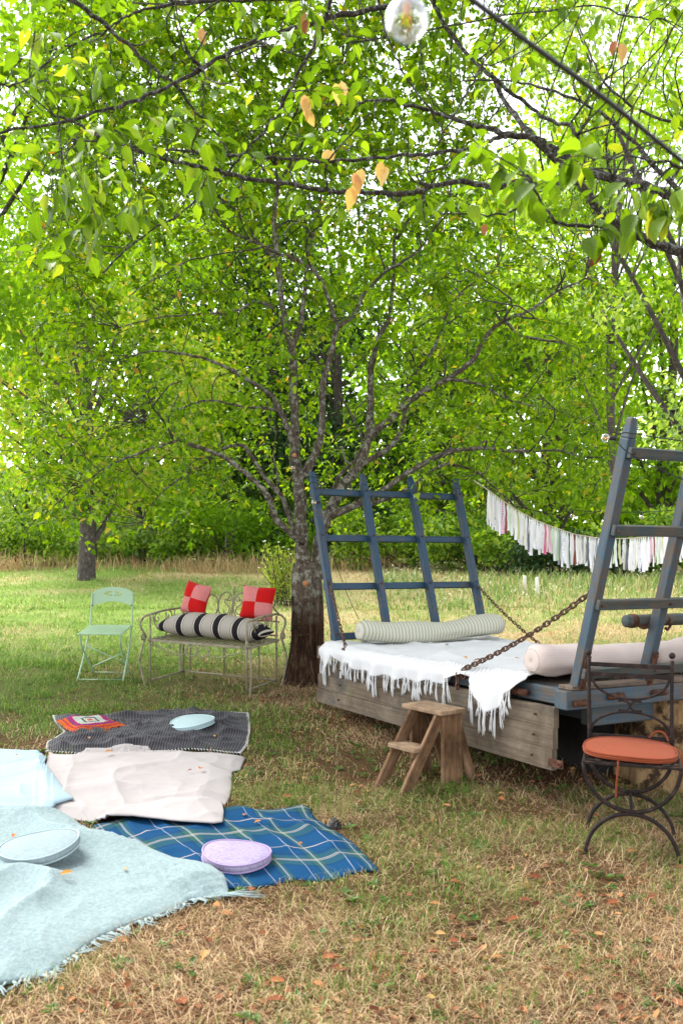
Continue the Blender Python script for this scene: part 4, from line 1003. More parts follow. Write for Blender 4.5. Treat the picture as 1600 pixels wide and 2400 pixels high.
round_cushion(554, 2030, 0, .152, .040, M_lav, M_plv, 'lavender round cushion lying on the tartan rug', ta, (.06, .0), 2)
round_cushion(452, 1718, 0, .153, .034, M_minth, M_pm, 'pale mint round cushion lying on the charcoal throw', ch, (-.10, -.05), 3)
# crocheted square cushion
pts = [G(*q) for q in ((135, 1703), (245, 1694), (294, 1717), (172, 1731))]; c2 = sum(pts) / 4
t = NT('crochet_square'); v = t.coord('UV'); s_ = sep(t, v); a_ = t.math('ABSOLUTE', t.math('SUBTRACT', s_[0], .5)); b_ = t.math('ABSOLUTE', t.math('SUBTRACT', s_[1], .5)); m_ = t.math('MULTIPLY', t.math('MAXIMUM', a_, b_), 2)
c = t.ramp(m_, [(0, (.35, .05, .04)), (.10, (.36, .36, .3)), (.22, (.06, .04, .05)), (.30, (.28, .35, .31)), (.44, (.34, .32, .27)), (.54, (.24, .02, .10)), (.66, (.13, .03, .12)), (.74, (.40, .07, .015)), (.84, (.22, .012, .05)), (.88, (.42, .085, .015))], 'CONSTANT')
st = t.noise(t.coord('UV', (34, 34, 1)), 1, 2)
t.base(t.mix(.6, c, t.ramp(st, [(.35, (.3, .3, .3)), (.6, (1, 1, 1))]), 'MULTIPLY'), .95, .05); t.bump(st, .8, .008); M_crochet = t.m
nG = 25; vs = []; fs = []; uvs = []; zc0 = zat(ch, *c2)
for j in range(nG):
    for i in range(nG):
        u, v_ = i / (nG - 1), j / (nG - 1); q = (pts[0] * (1 - u) + pts[1] * u) * (1 - v_) + (pts[3] * (1 - u) + pts[2] * u) * v_
        ed = min(u, 1 - u, v_, 1 - v_); q = q + (q - c2) * (.03 * math.sin(i * 1.7 + j * 1.3) if ed < .02 else 0)
        vs.append(V(q[0], q[1], zat(ch, *q) * .4 + zc0 * .6 + .006 + SLOPE * (q[1] - c2[1]) * .6 + .028 * (1 - (1 - min(1, ed * 4)) ** 2) + .006 * math.sin(u * 9) * math.sin(v_ * 8)))
for j in range(nG - 1):
    for i in range(nG - 1):
        k = j * nG + i; fs.append((k + nG, k + nG + 1, k + 1, k)); uvs.append([((i) / (nG - 1), (j + 1) / (nG - 1)), ((i + 1) / (nG - 1), (j + 1) / (nG - 1)), ((i + 1) / (nG - 1), j / (nG - 1)), (i / (nG - 1), j / (nG - 1))])
th_ = thing('crochet_cushion', 'square crocheted cushion in orange, purple and cream rings on the charcoal throw', 'cushion', V(c2[0], c2[1], zc0)); mb = MB().add(vs, fs, uvs)
q = mb.build('cover', M_crochet, th_); m = q.modifiers.new('thickness', 'SOLIDIFY'); m.thickness = .012; m.offset = -1
mb = MB(); rim = [vs[i] for i in range(nG)] + [vs[j * nG + nG - 1] for j in range(1, nG)] + [vs[(nG - 1) * nG + i] for i in range(nG - 2, -1, -1)] + [vs[j * nG] for j in range(nG - 2, 0, -1)]
mb.tube([p + V(0, 0, .004 * math.sin(i * 2)) for i, p in enumerate(rim)], .006, 6, closed=True); mb.build('crocheted_border', mottled('orange_wool', [(.4, (.26, .035, .01)), (.6, (.42, .085, .02))], 50), th_)
# dark carry strap end curled by the tartan rug
x, y = G(783, 1947); z = gzf(x, y); mb = MB(); pp = catm([V(x - .02, y - .02, z + .02), V(x, y + .03, z + .045), V(x + .025, y + .05, z + .02), V(x + .01, y + .01, z + .008)], 5)
for a, b in zip(pp[:-1], pp[1:]): mb.bar(a, b, .035, .004, up=(0, -.5, 1))
tag(mb.build('carry_strap', M_black, None), 'short dark strap end curled at the far right corner of the tartan rug', 'strap')

# ------------------------------------------------------------------ green folding chair
f = Frame(-2.19, 8.74, R(-2)); st = thing('folding_chair', 'sage green metal folding chair left of the garden bench', 'chair', f.o)
def mk(name, mat, par, *tubes, n=6, bevel=0):
    mb = MB()
    for pts, r in tubes: mb.tube(pts, r, n)
    return mb.build(name, mat, par)
# curved back panel with a pierced leaf pattern left as openings
W_, zb, zt_ = .205, .64, .80; cols = 46; rows = 18
holes = [(0, .0, .020, .010)] + [(-.062 + .0, .012, .010, .014), (-.040, -.008, .011, .008), (-.042, .018, .010, .009), (-.02, .02, .009, .011), (-.018, -.014, .010, .008), (.022, .02, .009, .010), (.024, -.012, .011, .008), (.046, .014, .010, .010), (.05, -.012, .011, .007), (.068, .002, .012, .008), (-.075, .006, .008, .012)]
holes = holes[1:]
vs = []; fs = []
cols, rows = 92, 40
for j in range(rows + 1):
    for i in range(cols + 1):
        u = -1 + 2 * i / cols; v_ = j / rows; top = .735 + .085 * math.sqrt(max(0, 1 - (u * .96) ** 2)) ; bot = .635 + .05 * (1 - u * u)
        vs.append(f(u * W_, .205 - .03 * (1 - u * u) * -1 + .02 * v_, bot + (top - bot) * v_))
for j in range(rows):
    for i in range(cols):
        u = -1 + 2 * (i + .5) / cols; v_ = (j + .5) / rows; x = u * W_; z = (.685 + .135 * v_) - .755
        if any(((x - h[0]) / h[2]) ** 2 + ((z - h[1]) / h[3]) ** 2 < 1 for h in holes): continue
        k = j * (cols + 1) + i; fs.append((k, k + 1, k + cols + 2, k + cols + 1))
mb = MB().add(vs, fs); q = mb.build('backrest', M_sage, st, smooth=False); m = q.modifiers.new('thickness', 'SOLIDIFY'); m.thickness = .003
for sx in (-1, 1):
    mk('frame_leg', M_sage, st, (catm([f(sx * .195, .225, .76), f(sx * .196, .195, .60), f(sx * .2, .16, .455), f(sx * .205, .03, .24), f(sx * .21, -.19, .0)]), .0085))
    mk('rear_leg', M_sage, st, (catm([f(sx * .19, -.18, .44), f(sx * .18, -.16, .33), f(sx * .175, .02, .16), f(sx * .175, .20, .0)]), .0085))
    for zz in (.65, .755):
        mb = MB(); mb.sphere(f(sx * .188, .197, zz), .007, 8, 6); mb.build('rivet', M_rust if zz < .7 else M_sage, st)
mb = MB(); mb.prism([f(-.205, -.20, .425), f(.205, -.20, .425), f(.20, .17, .458), f(-.20, .17, .458)], (0, 0, .012)); mb.build('seat', M_sage, st, smooth=False, bevel=.005)
mk('foot_rail', M_sage, st, ([f(-.209, -.175, .015), f(.209, -.175, .015)], .006)); mk('foot_rail', M_sage, st, ([f(-.175, .185, .015), f(.175, .185, .015)], .006))
mk('brace', M_sage, st, ([f(-.175, -.02, .30), f(.19, .10, .10)], .007)); mk('brace', M_sage, st, ([f(.178, -.02, .24), f(-.16, .12, .08)], .007))

# ------------------------------------------------------------------ wrought garden bench
f = Frame(-1.135, 8.33, R(-26)); be = thing('garden_bench', 'cream wrought-iron garden bench with scrolled back and arms, beside the fruit tree', 'bench', f.o)
HW, DF, DB = .52, -.25, .25
for sx in (-1, 1):
    for y_ in (DF, DB):   # straight inner posts, then bowed outer legs ending in scrolls
        mk('post', M_cream, be, ([f(sx * (HW - .02), y_, .02), f(sx * (HW - .02), y_, .62)], .010))
        sg = -1 if y_ < 0 else 1
        mk('leg', M_cream, be, (catm([f(sx * (HW + .02), y_ - sg * -.012, -.02), f(sx * (HW + .04), y_ + sg * .03, .10), f(sx * (HW + .055), y_ + sg * .05, .24), f(sx * (HW + .03), y_ + sg * .03, .38), f(sx * (HW + .012), y_ + sg * .02, .44),
             f(sx * (HW + .02), y_ + sg * .06, .50), f(sx * (HW + .03), y_ + sg * .075, .56), f(sx * (HW + .01), y_ + sg * .05, .615), f(sx * HW, y_ + sg * .0, .63)], 4), .010))
        mk('scroll', M_cream, be, (spiral(f(sx * (HW + .02), y_ + sg * .045, .435), f.d(0, sg, 0), V(0, 0, 1), .030, .010, R(80), R(-250)), .009))
    ar = be
    mk('armrest', M_cream, be, ([f(sx * HW, DF - .01, .63), f(sx * HW, 0, .645), f(sx * HW, DB, .64)], .011))
    for (yc, dr) in ((-.12, 1), (.06, -1)):
        mk('scroll', M_cream, be, (spiral(f(sx * HW, yc, .585), f.d(0, 1, 0), V(0, 0, 1), .045, .012, R(90), R(90 + dr * 330)), .006))
    mk('scroll', M_cream, be, (arc(f(sx * HW, -.02, .63), f.d(0, 1, 0), V(0, 0, 1), .16, .17, R(180), R(360)), .006))
    mk('baluster', M_cream, be, ([f(sx * HW, .01, .63), f(sx * HW, .01, .41)], .007))
    mk('stretcher', M_cream, be, ([f(sx * (HW - .02), DF, .05), f(sx * (HW - .02), DB, .05)], .009))
mk('stretcher', M_cream, be, ([f(-HW + .02, DB, .05), f(HW - .02, DB, .05)], .009))
for x_ in (-.42, -.05, .32): mk('baluster', M_cream, be, ([f(x_, DB, .05), f(x_, DB, .40)], .008))
# seat: rim and flat lattice
mb = MB()
for a, b in ((( -HW, DF), (HW, DF)), ((-HW, DB), (HW, DB)), ((-HW, DF), (-HW, DB)), ((HW, DF), (HW, DB))): mb.bar(f(*a, .405), f(*b, .405), .022, .022)
mb.build('seat_rim', M_cream, be, smooth=False, bevel=.003)
for k in range(9):
    mb = MB(); y_ = DF + .05 + k * .05; mb.bar(f(-HW + .01, y_, .411), f(HW - .01, y_, .411), .026, .004); mb.build('seat_slat', M_cream, be, smooth=False)
for k in range(16):
    mb = MB(); x_ = -HW + .05 + k * .0627; mb.bar(f(x_, DF + .01, .4155), f(x_, DB - .01, .4155), .022, .004); mb.build('seat_slat', M_cream, be, smooth=False)
# apron scrolls below the front edge
for sx in (-1, 1):
    mk('apron_scroll', M_cream, be, (catm([f(sx * .50, DF, .375), f(sx * .36, DF, .34), f(sx * .22, DF, .30), f(sx * .13, DF, .31), f(sx * .12, DF, .36)], 5), .006))
    mk('apron_scroll', M_cream, be, (arc(f(sx * .058, DF, .345), f.d(1, 0, 0), V(0, 0, 1), .055, .052, 0, R(360), 20), .006))
    for dx in (-.022, .022): mk('apron_scroll', M_cream, be, (spiral(f(sx * .058 + dx, DF, .372), f.d(1, 0, 0), V(0, 0, 1), .022, .007, R(0 if dx > 0 else 180), R(300 if dx > 0 else -120)), .004))
    for xx in (.27, .49): mk('apron_scroll', M_cream, be, (spiral(f(sx * xx, DF, .37), f.d(1, 0, 0), V(0, 0, 1), .028, .008, R(90), R(-230)), .005))
# back: two rails, central pair of C scrolls with a finial, outer arcs
def bk(x, z): return f(x, DB + .02 + (z - .4) * .18, z)
e1 = f.d(1, 0, 0); e2 = f.d(0, .18, 1)
mk('back_rail', M_cream, be, ([bk(-HW + .02, .56), bk(HW - .02, .56)], .008)); mk('back_rail', M_cream, be, ([bk(-HW + .02, .44), bk(HW - .02, .44)], .008))
mk('back_post', M_cream, be, ([bk(0, .42), bk(0, .79)], .008))
mb = MB(); mb.sphere(bk(0, .805), .016, 10, 7, (1, 1, .8)); mb.sphere(bk(0, .83), .011, 8, 6); mb.sphere(bk(0, .78), .013, 8, 6, (1, 1, .5)); mb.sphere(bk(0, .85), .006, 8, 6, (1, 1, 1.8)); mb.build('finial', M_cream, be)
for sx in (-1, 1):
    mk('back_scroll', M_cream, be, (arc(bk(sx * .082, .685), e1, e2, .078, .115, 0, R(360), 26), .0075))
    mk('back_scroll', M_cream, be, (catm([bk(sx * .06, .72), bk(sx * .085, .735), bk(sx * .088, .70), bk(sx * .04, .66), bk(sx * .04, .62), bk(sx * .075, .60), bk(sx * .095, .63)], 4), .006))
    mk('back_scroll', M_cream, be, (spiral(bk(sx * .04, .735), e1, e2, .025, .008, R(90), R(90 - sx * 300)), .005))
    mk('back_scroll', M_cream, be, (arc(bk(sx * .235, .665), e1, e2, .075, .105, 0, R(360), 24), .0075))
    mk('back_scroll', M_cream, be, (catm([bk(sx * .31, .70), bk(sx * .38, .72), bk(sx * .45, .66), bk(sx * .50, .62)], 4), .0075))
    for xx in (.07, .2, .33): mk('back_scroll', M_cream, be, (arc(bk(sx * xx, .56), e1, e2, .05, .10, R(180), R(360), 12), .005))
# striped bolster
t = NT('black_beige_stripe'); v = t.coord('UV'); s_ = sep(t, v); fr = t.math('FRACT', t.math('ADD', t.math('MULTIPLY', s_[0], 5.6), .26))
BE, BK, CR = (.30, .27, .235), (.014, .012, .015), (.44, .40, .335)
t.base(t.ramp(fr, [(0, BE), (.40, BK), (.425, CR), (.48, BK), (.78, CR), (.84, BK), (.865, BE)], 'CONSTANT'), .9, .1); t.bump(t.noise(v, 260, 2), .25, .002); M_strp = t.m
def pillow(mb, cen, ex, ey, ez, a, b, c, nu=40, nv=24, pa=6, pb=2.4, sag=None):
    """bag with flat seamed ends: ex long, ey deep, ez high"""
    vs = []; fs = []; uvs = []
    for j in range(nu + 1):
        u = -1 + 2 * j / nu; hh = max(.02, (1 - abs(u) ** pa)) ** .6; dd = 1 - .18 * abs(u) ** 8
        for i in range(nv):
            an = 2 * math.pi * i / nv; cc, ss = math.cos(an), math.sin(an); zz = ss * c * hh * (1 + .04 * math.sin(u * 11))
            vs.append(cen + ex * (u * a) + ey * (cc * b * dd) + ez * (zz + (sag(u) if sag else 0)))
    for j in range(nu):
        for i in range(nv):
            i2 = (i + 1) % nv; fs.append((j * nv + i, (j + 1) * nv + i, (j + 1) * nv + i2, j * nv + i2)); uvs.append([(j / nu, i / nv), ((j + 1) / nu, i / nv), ((j + 1) / nu, (i + 1) / nv), (j / nu, (i + 1) / nv)])
    fs.append(tuple(range(nv))); uvs.append([(0, 0)] * nv); fs.append(tuple(nu * nv + k for k in range(nv - 1, -1, -1))); uvs.append([(1, 0)] * nv)
    mb.add(vs, fs, uvs)
cen = f(.02, -.02, .525); mb = MB(); pillow(mb, cen, f.d(1, 0, -.012), f.d(0, 1, 0), V(0, 0, 1), .545, .15, .107, 60, 24, 4.5, sag=lambda u: .012 * math.cos(u * 2.2) - .01 * u * u)
o = mb.build('bolster', M_strp, None); tag(o, 'long bolster with black, beige and cream stripes lying on the bench seat', 'bolster')
# two patchwork pillows
M_red = fabric('plain_red_cotton', (.42, .008, .008), (.37, .007, .007), 20)
t = NT('red_gingham'); v = t.coord('UV'); ck = t.n('ShaderNodeTexChecker'); ck.inputs['Scale'].default_value = 44; ck.inputs[1].default_value = (.50, .25, .24, 1); ck.inputs[2].default_value = (.42, .06, .06, 1); t.l(v, ck.inputs[0]); t.base(ck.outputs[0], .9, .1); M_ging = t.m
def patch_pillow(label, x, y, z, rot, tilt, s, flip, yaw=0):
    cen = f(x, y, z); cy, sy = math.cos(yaw), math.sin(yaw); e0 = f.d(cy, sy, 0).normalized(); nrm = f.d(sy, -cy, 0)
    up = (V(0, 0, 1) * math.cos(tilt) - nrm * math.sin(tilt)).normalized(); nn = e0.cross(up).normalized()
    ex = e0 * math.cos(rot) + up * math.sin(rot); ey = up * math.cos(rot) - e0 * math.sin(rot)
    th_ = thing('patchwork_pillow', label, 'pillow', cen, 'red patchwork pillows on the bench')
    def pt(u, v_, sg):
        h = .075 * max(0, (1 - abs(u) ** 2.6)) ** .55 * max(0, (1 - abs(v_) ** 2.6)) ** .55; k = 1 - .06 * (1 - abs(u * v_)) * max(abs(u), abs(v_)) ** 2
        return cen + ex * (u * s * k) + ey * (v_ * s * k) + nn * (sg * h + .006 * math.sin(u * 5 + v_ * 3 + x * 9))
    g = 11
    for (a, b) in ((-1, -1), (0, -1), (-1, 0), (0, 0)):
        vs = []; fs = []; uvs = []
        for j in range(g):
            for i in range(g): vs.append(pt(a + i / (g - 1), b + j / (g - 1), 1))
        for j in range(g - 1):
            for i in range(g - 1): fs.append((j * g + i, j * g + i + 1, (j + 1) * g + i + 1, (j + 1) * g + i)); uvs.append([(i / g, j / g), ((i + 1) / g, j / g), ((i + 1) / g, (j + 1) / g), (i / g, (j + 1) / g)])
        ging = ((a + b) % 2 == 0) == flip
        q = MB().add(vs, fs, uvs).build('patch', M_ging if ging else M_red, th_)
        q['label'] = 'red and white gingham patch' if ging else 'plain red patch'
    vs = [pt(-1 + 2 * i / 20, -1 + 2 * j / 20, -1) for j in range(21) for i in range(21)]; fs = [(j * 21 + i, (j + 1) * 21 + i, (j + 1) * 21 + i + 1, j * 21 + i + 1) for j in range(20) for i in range(20)]
    MB().add(vs, fs).build('back_panel', M_red, th_)
patch_pillow('red patchwork pillow with a gingham upper right patch, left of the bench scrolls', -.30, .16, .74, R(-8), R(14), .148, True, R(-10))
patch_pillow('red patchwork pillow with a plain upper right patch, at the right end of the bench', .36, .16, .735, R(-4), R(12), .150, False, R(14))

# ------------------------------------------------------------------ old hay wagon
DU, DV = V(.464, -.886, 0), V(.886, .464, 0); WB = V(1.2, 4.94, 0); LEN, WID = 2.83, 1.56; DZ = ZC - .68
WA = WB - DU * LEN
def W(u, v_, z=0): return Vector((WA.x + DU.x * u + DV.x * v_, WA.y + DU.y * u + DV.y * v_, DZ + z))
wc = W(LEN / 2, WID / 2); wg = thing('hay_wagon', 'old blue wooden hay wagon on log supports with slatted racks at both ends', 'wagon', V(wc.x, wc.y, gzf(wc.x, wc.y)))
ZU = V(0, 0, 1)
def wbar(name, mat, p0, p1, w_, h_, up=ZU, bev=.006, par=wg, t1=(1, 1)):
    mb = MB(); mb.bar(p0, p1, w_, h_, up, t1); return mb.build(name, mat, par, smooth=False, bevel=bev)
wbar('side_beam', M_blue2, W(-.02, .045, -.045), W(LEN - .09, .045, -.045), .09, .088)
wbar('side_beam', M_blue2, W(-.02, WID - .045, -.045), W(LEN - .09, WID - .045, -.045), .09, .088)
wbar('end_beam', M_blue2, W(LEN - .04, -.03, -.055), W(LEN - .04, WID + .03, -.055), .10, .10)
wbar('end_beam', M_greywood, W(-.075, -.03, -.05), W(-.075, WID + .03, -.05), .10, .10)
for k in range(8):
    v0 = .10 + k * .17; wbar('deck_plank', M_deck, W(-.01, v0 + .085, -.014 - .003 * (k % 3)), W(LEN - .1, v0 + .085, -.014 - .003 * (k % 3)), .164, .026, bev=.004)
wbar('end_plank', M_deck, W(LEN - .045, .01, .008), W(LEN - .045, WID, .008), .11, .022, bev=.004)
for v0 in (.40, 1.16): wbar('chassis_beam', M_blue2, W(.1, v0, -.16), W(LEN - .12, v0, -.16), .10, .13)
wbar('chassis_end', M_blue2, W(LEN - .14, .24, -.165), W(LEN - .14, WID - .1, -.165), .09, .12)
for u in (.5, 1.4): wbar('cross_beam', M_deck, W(u, .1, -.135), W(u, WID - .1, -.135), .09, .08)
t = NT('drop_side_wood'); v2 = t.coord('Object'); v = t.coord('UV', (1.0, 22, 1))
c = t.ramp(t.noise(v2, 3.2, 7, .72, .4), [(.28, (.045, .037, .031)), (.45, (.12, .092, .066)), (.62, (.17, .137, .10)), (.78, (.25, .21, .165))])
c = t.mix(t.ramp(t.noise(v, 2.5, 6, .7), [(.36, (.5,) * 3), (.55, (0,) * 3)]), c, (.05, .036, .026))
st = t.ramp(t.noise(t.coord('Object', (1, 1, 2)), 2.1, 4, .6), [(.56, (0,) * 3), (.66, (.7,) * 3)]); c = t.mix(st, c, (.055, .06, .062))
mo = t.ramp(t.noise(v2, 1.6, 5, .7), [(.58, (0,) * 3), (.68, (.55,) * 3)]); c = t.mix(mo, c, (.10, .10, .03))
t.base(c, .9, .1); t.bump(t.noise(v, 5, 6, .75), .5, .006); M_sidewood = t.m
# hanging drop side of three boards
sb = part_empty('drop_side', wg)
for k in range(3):
    z1, z2 = -.098 - k * .112, -.2088 - k * .112; mb = MB(); mb.bar(W(-.035, -.035 - .012 * k, (z1 + z2) / 2), W(2.765 - .004 * k, -.035 - .003 * k, (z1 + z2) / 2), .034, z1 - z2, ZU)
    mb.build('plank', M_sidewood, sb, smooth=False, bevel=.002)
for u in (.35, 1.45, 2.62):
    for z in (-.15, -.26, -.37):
        mb = MB(); mb.sphere(W(u, -.056 - .1 * (-z - .1) , z), .009, 8, 6, (1, 1, .8)); mb.build('bolt_head', M_rust, sb)
mb = MB(); mb.bar(W(2.74, -.07, -.385), W(2.86, -.07, -.385), .006, .045, ZU); mb.build('eye_plate', M_rust, sb, smooth=False, bevel=.003)
mb = MB(); mb.tube(arc(W(2.835, -.076, -.385), DU, ZU, .010, .010, 0, R(360), 12), .004, 5); mb.build('eye_ring', M_rust, sb)
# hinges and bolts
for u in (.03, 2.42):
    mb = MB(); c = W(u, -.035, -.05); mb.tube([c - DU * .05, c - DU * .02, c + DU * .10], [.020, .024, .018], 10); mb.build('hinge_bolt', M_rust, wg)
    mb = MB(); mb.tube(catm([W(u - .04, -.02, -.03), W(u - .04, -.05, -.07), W(u - .04, -.045, -.13)], 4), .013, 8); mb.build('hinge_hook', M_rust, wg)
for v0 in (.06, .30, .62, 1.0):
    mb = MB(); c = W(LEN + .018, v0, -.05 - (.02 if v0 < .1 else 0)); mb.tube([c - DV * .05, c - DV * .02, c + DV * .015, c + DV * .02, c + DV * .06], [.016, .020, .015, .019, .016], 10); mb.build('hinge_bolt', M_rust, wg)
# end racks: posts leaning outward, rungs on the outer side
def rack(ub, sgn, vs_, Lr, lean, mpost, mrung, r_w, fr):
    ax = (DU * sgn * lean + ZU * math.sqrt(Lr * Lr - lean * lean)).normalized(); out = (DU * sgn - ax * ax.dot(DU * sgn)).normalized()
    for i, v0 in enumerate(vs_):
        p0 = W(ub, v0, -.02); p1 = p0 + ax * (Lr * .93); p2 = p0 + ax * Lr
        mb = MB(); mb.bar(p0, p1, r_w, .062, out); mb.bar(p1, p2, r_w, .062, out, t1=(.72, .6)); mb.build('rack_post', mpost, wg, smooth=False, bevel=.006)
        mb = MB(); c = p0 + out * (.036); mb.bar(c - ax * .02 + out * .004, c + ax * .22 + out * .004, .035, .008, out); mb.build('post_strap', M_rust, wg, smooth=False)
        for t_ in (.05, .13, .2):
            mb = MB(); mb.tube([c + ax * t_, c + ax * t_ + out * .022], .008, 6); mb.build('strap_bolt', M_rust, wg, smooth=False)
    for t_ in fr:
        c = W(ub, 0, -.02) + ax * (Lr * t_) + out * .046
        p0, p1 = c + DV * (vs_[0] - .02), c + DV * (vs_[-1] + .03)
        mb = MB(); mb.bar(p0, p1, .055, .030, out); mb.build('rack_rung', mrung, wg, smooth=False, bevel=.004)
        for v0 in vs_:
            for sd in ((-.082,) if sgn < 0 else (.018,)):
                q = c + DV * v0 + out * sd; mb = MB(); mb.sphere(q, .009, 8, 5); mb.build('rung_bolt', M_rust, wg)
    return ax, out
VS = [.07, .55, 1.03, 1.51]
axL, outL = rack(.045, -1, VS, 1.52, .47, M_blue, M_blue, .056, (.895, .625, .35, .075))
axR, outR = rack(2.79, 1, [.075, .56, 1.04, 1.51], 1.47, .41, M_blue2, M_rung2, .054, (.885, .615, .345, .085))
# winch roller between the posts of the near rack
c0 = W(2.79, .40, 0) + axR * .345 - outR * .07; mb = MB(); mb.tube([c0, c0 + DV * .005, c0 + DV * 1.15], [.029, .034, .034], 16); mb.build('winch_roller', M_rung2, wg)
for d_ in (.035, .6): mb = MB(); mb.tube([c0 + DV * d_, c0 + DV * (d_ + .035)], .039, 16); mb.build('roller_band', M_rust, wg)
mb = MB(); mb.tube(catm([c0 + DV * .055 + outR * .01, c0 + DV * .11 - ZU * .03 + outR * .03, c0 + DV * .15 + outR * .05], 4), .010, 7); mb.build('roller_bracket', M_rust, wg)
mb = MB(); mb.tube(catm([c0 + DV * .30 + ZU * .035, c0 + DV * .30 - outR * .0 - ZU * .0 + outR * .045, c0 + DV * .29 - ZU * .045 + outR * .03, c0 + DV * .26 - ZU * .03 + outR * .045], 4), .008, 6); mb.build('roller_hook', M_rust, wg)
# chains
def chain(label, p0, p1, sag, pitch=.034, r=.0046, wl=.0105):
    ch_ = part_empty('chain', wg); ch_['label'] = label; L = (p1 - p0).length; n = int(L * 1.01 / pitch); prev = None
    for i in range(n + 1):
        t_ = (i + .5) / (n + 1); q = lambda s: p0.lerp(p1, s) - ZU * (sag * 4 * s * (1 - s)); c = q(t_); d = (q(min(1, t_ + .02)) - q(max(0, t_ - .02))).normalized()
        s_ = d.cross(ZU).normalized(); s2 = s_.cross(d); tw_ = (i % 2) * R(90) + R(40) + rng.uniform(-.25, .25); e = s_ * math.cos(tw_) + s2 * math.sin(tw_); hl = pitch * .5
        pts = [c + d * (hl * .72 * (1 if abs(a) < 90 else -1)) * 1.0 + d * (math.cos(R(a)) * wl) + e * (math.sin(R(a)) * wl) for a in (-90, -45, 0, 45, 89.9, 90.1, 135, 180, 225, 269.9)]
        pts = []
        for a in range(0, 360, 36):
            ca, sa = math.cos(R(a)), math.sin(R(a)); pts.append(c + d * (ca * wl + (hl * .62 if ca > .01 else (-hl * .62 if ca < -.01 else 0))) + e * (sa * wl))
        mb = MB(); mb.tube(pts, r, 6, closed=True); mb.build('chain_link', M_chain, ch_)
pR = W(2.79, .075, -.02) + axR * (1.47 * .40) - outR * .02 + DV * .01
chain('heavy rusty chain from the near rack down to the front edge', pR + DV * .02, W(1.93, -.055, .02), .035, .036, .0052, .0125)
pL = W(.045, .07, -.02) + axL * (1.52 * .37) - outL * .035
chain('short rusty chain at the left post of the far rack', pL, W(.35, -.02, .03), .02)
pF = W(.045, 1.51, -.02) + axL * (1.52 * .33) - outL * .03
chain('rusty chain from the right post of the far rack', pF, W(.72, 1.53, .02), .02)
for (u, v0) in ((1.94, -.045), (.35, -.03), (.73, 1.55)):
    mb = MB(); c = W(u, v0 - .01, -.01); mb.tube(arc(c, DU, ZU, .022, .028, 0, R(360), 14), .007, 6); mb.build('chain_eye', M_rust, wg)
pe = part_empty('chain_end', wg)
for i in range(3):
    c = W(1.90, -.07, -.02 - i * .032); e = DU if i % 2 else DV; mb = MB(); mb.tube([c + ZU * (math.sin(R(a)) * .022) + e * (math.cos(R(a)) * .011) for a in range(0, 360, 36)], .005, 6, closed=True); mb.build('chain_link', M_chain, pe)
# supports
X, Y = 1.99, 5.62; z0 = gzf(X, Y); top = DZ - .108
lg = thing('log_block', 'pale split-barked log block carrying the near end of the wagon behind the iron chair', 'log', V(X, Y, z0)); mb = MB(); N = 48; vs = []; fs = []; rows = 14
for j in range(rows + 1):
    for i in range(N):
        a = 2 * math.pi * i / N; r = .335 * (1 + .07 * math.sin(3 * a + 1) + .04 * math.sin(7 * a) + .05 * (float(vnoise(i * .5, j * .25, 33)) - .5)) * (1 + .05 * (1 - j / rows)); vs.append(V(X + math.cos(a) * r, Y + math.sin(a) * r, z0 - .03 + (top - z0 + .03) * j / rows))
for j in range(rows):
    for i in range(N): i2 = (i + 1) % N; fs.append((j * N + i, j * N + i2, (j + 1) * N + i2, (j + 1) * N + i))
fs.append(tuple(range(N - 1, -1, -1))); mb.add(vs, fs); mb.build('side', M_log, lg)
mb = MB(); mb.add([vs[rows * N + i] for i in range(N)], [tuple(range(N))]); mb.build('sawn_top', M_cut, lg)
def dark_block(label, X, Y, wx, wy, top, seed):
    z0 = gzf(X, Y); t_ = thing('support_block', label, 'block', V(X, Y, z0)); mb = MB(); N = 24; vs = []; fs = []
    for j in range(6):
        for i in range(N):
            a = 2 * math.pi * i / N; k = (abs(math.cos(a)) ** 5 + abs(math.sin(a)) ** 5) ** -.2 * (1 + .03 * math.sin(5 * a + seed)) * (1 + .07 * (1 - j / 5)); vs.append(V(X, Y, 0) + DV * (math.cos(a) * k * wx) + DU * (math.sin(a) * k * wy) + ZU * (z0 - .03 + (top - z0 + .03) * j / 5))
    for j in range(5):
        for i in range(N): i2 = (i + 1) % N; fs.append((j * N + i, j * N + i2, (j + 1) * N + i2, (j + 1) * N + i))
    mb.add(vs, fs); mb.build('body', M_blackblock, t_); mb = MB(); mb.add([vs[5 * N + i] for i in range(N)], [tuple(range(N))]); mb.build('top_face', M_blackblock, t_)
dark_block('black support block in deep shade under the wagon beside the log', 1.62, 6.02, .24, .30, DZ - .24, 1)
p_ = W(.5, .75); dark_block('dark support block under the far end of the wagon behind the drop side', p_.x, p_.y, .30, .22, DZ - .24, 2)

# ------------------------------------------------------------------ white crocheted bedspread with fringe
t = NT('white_crochet'); v = t.coord('UV', (1, 1, 1)); s_ = sep(t, v)
gx_ = t.math('SINE', t.math('MULTIPLY', s_[0], 1500)); gy_ = t.math('SINE', t.math('MULTIPLY', s_[1], 700)); gg = t.math('MULTIPLY', gx_, gy_)
band = t.math('MULTIPLY', t.ramp(s_[1], [(.745, (0,) * 3), (.75, (1,) * 3), (.80, (1,) * 3), (.805, (0,) * 3)]), t.ramp(t.math('FRACT', t.math('MULTIPLY', s_[0], 70)), [(.35, (0,) * 3), (.4, (1,) * 3), (.6, (1,) * 3), (.65, (0,) * 3)]))
hole = t.math('MULTIPLY', t.ramp(gg, [(.55, (0,) * 3), (.75, (1,) * 3)]), t.ramp(s_[1], [(.78, (.0,) * 3), (.83, (1,) * 3)]))
c = t.mix(t.math('MULTIPLY', t.math('MAXIMUM', band, hole), .5), (.55, .55, .555), (.20, .19, .18))
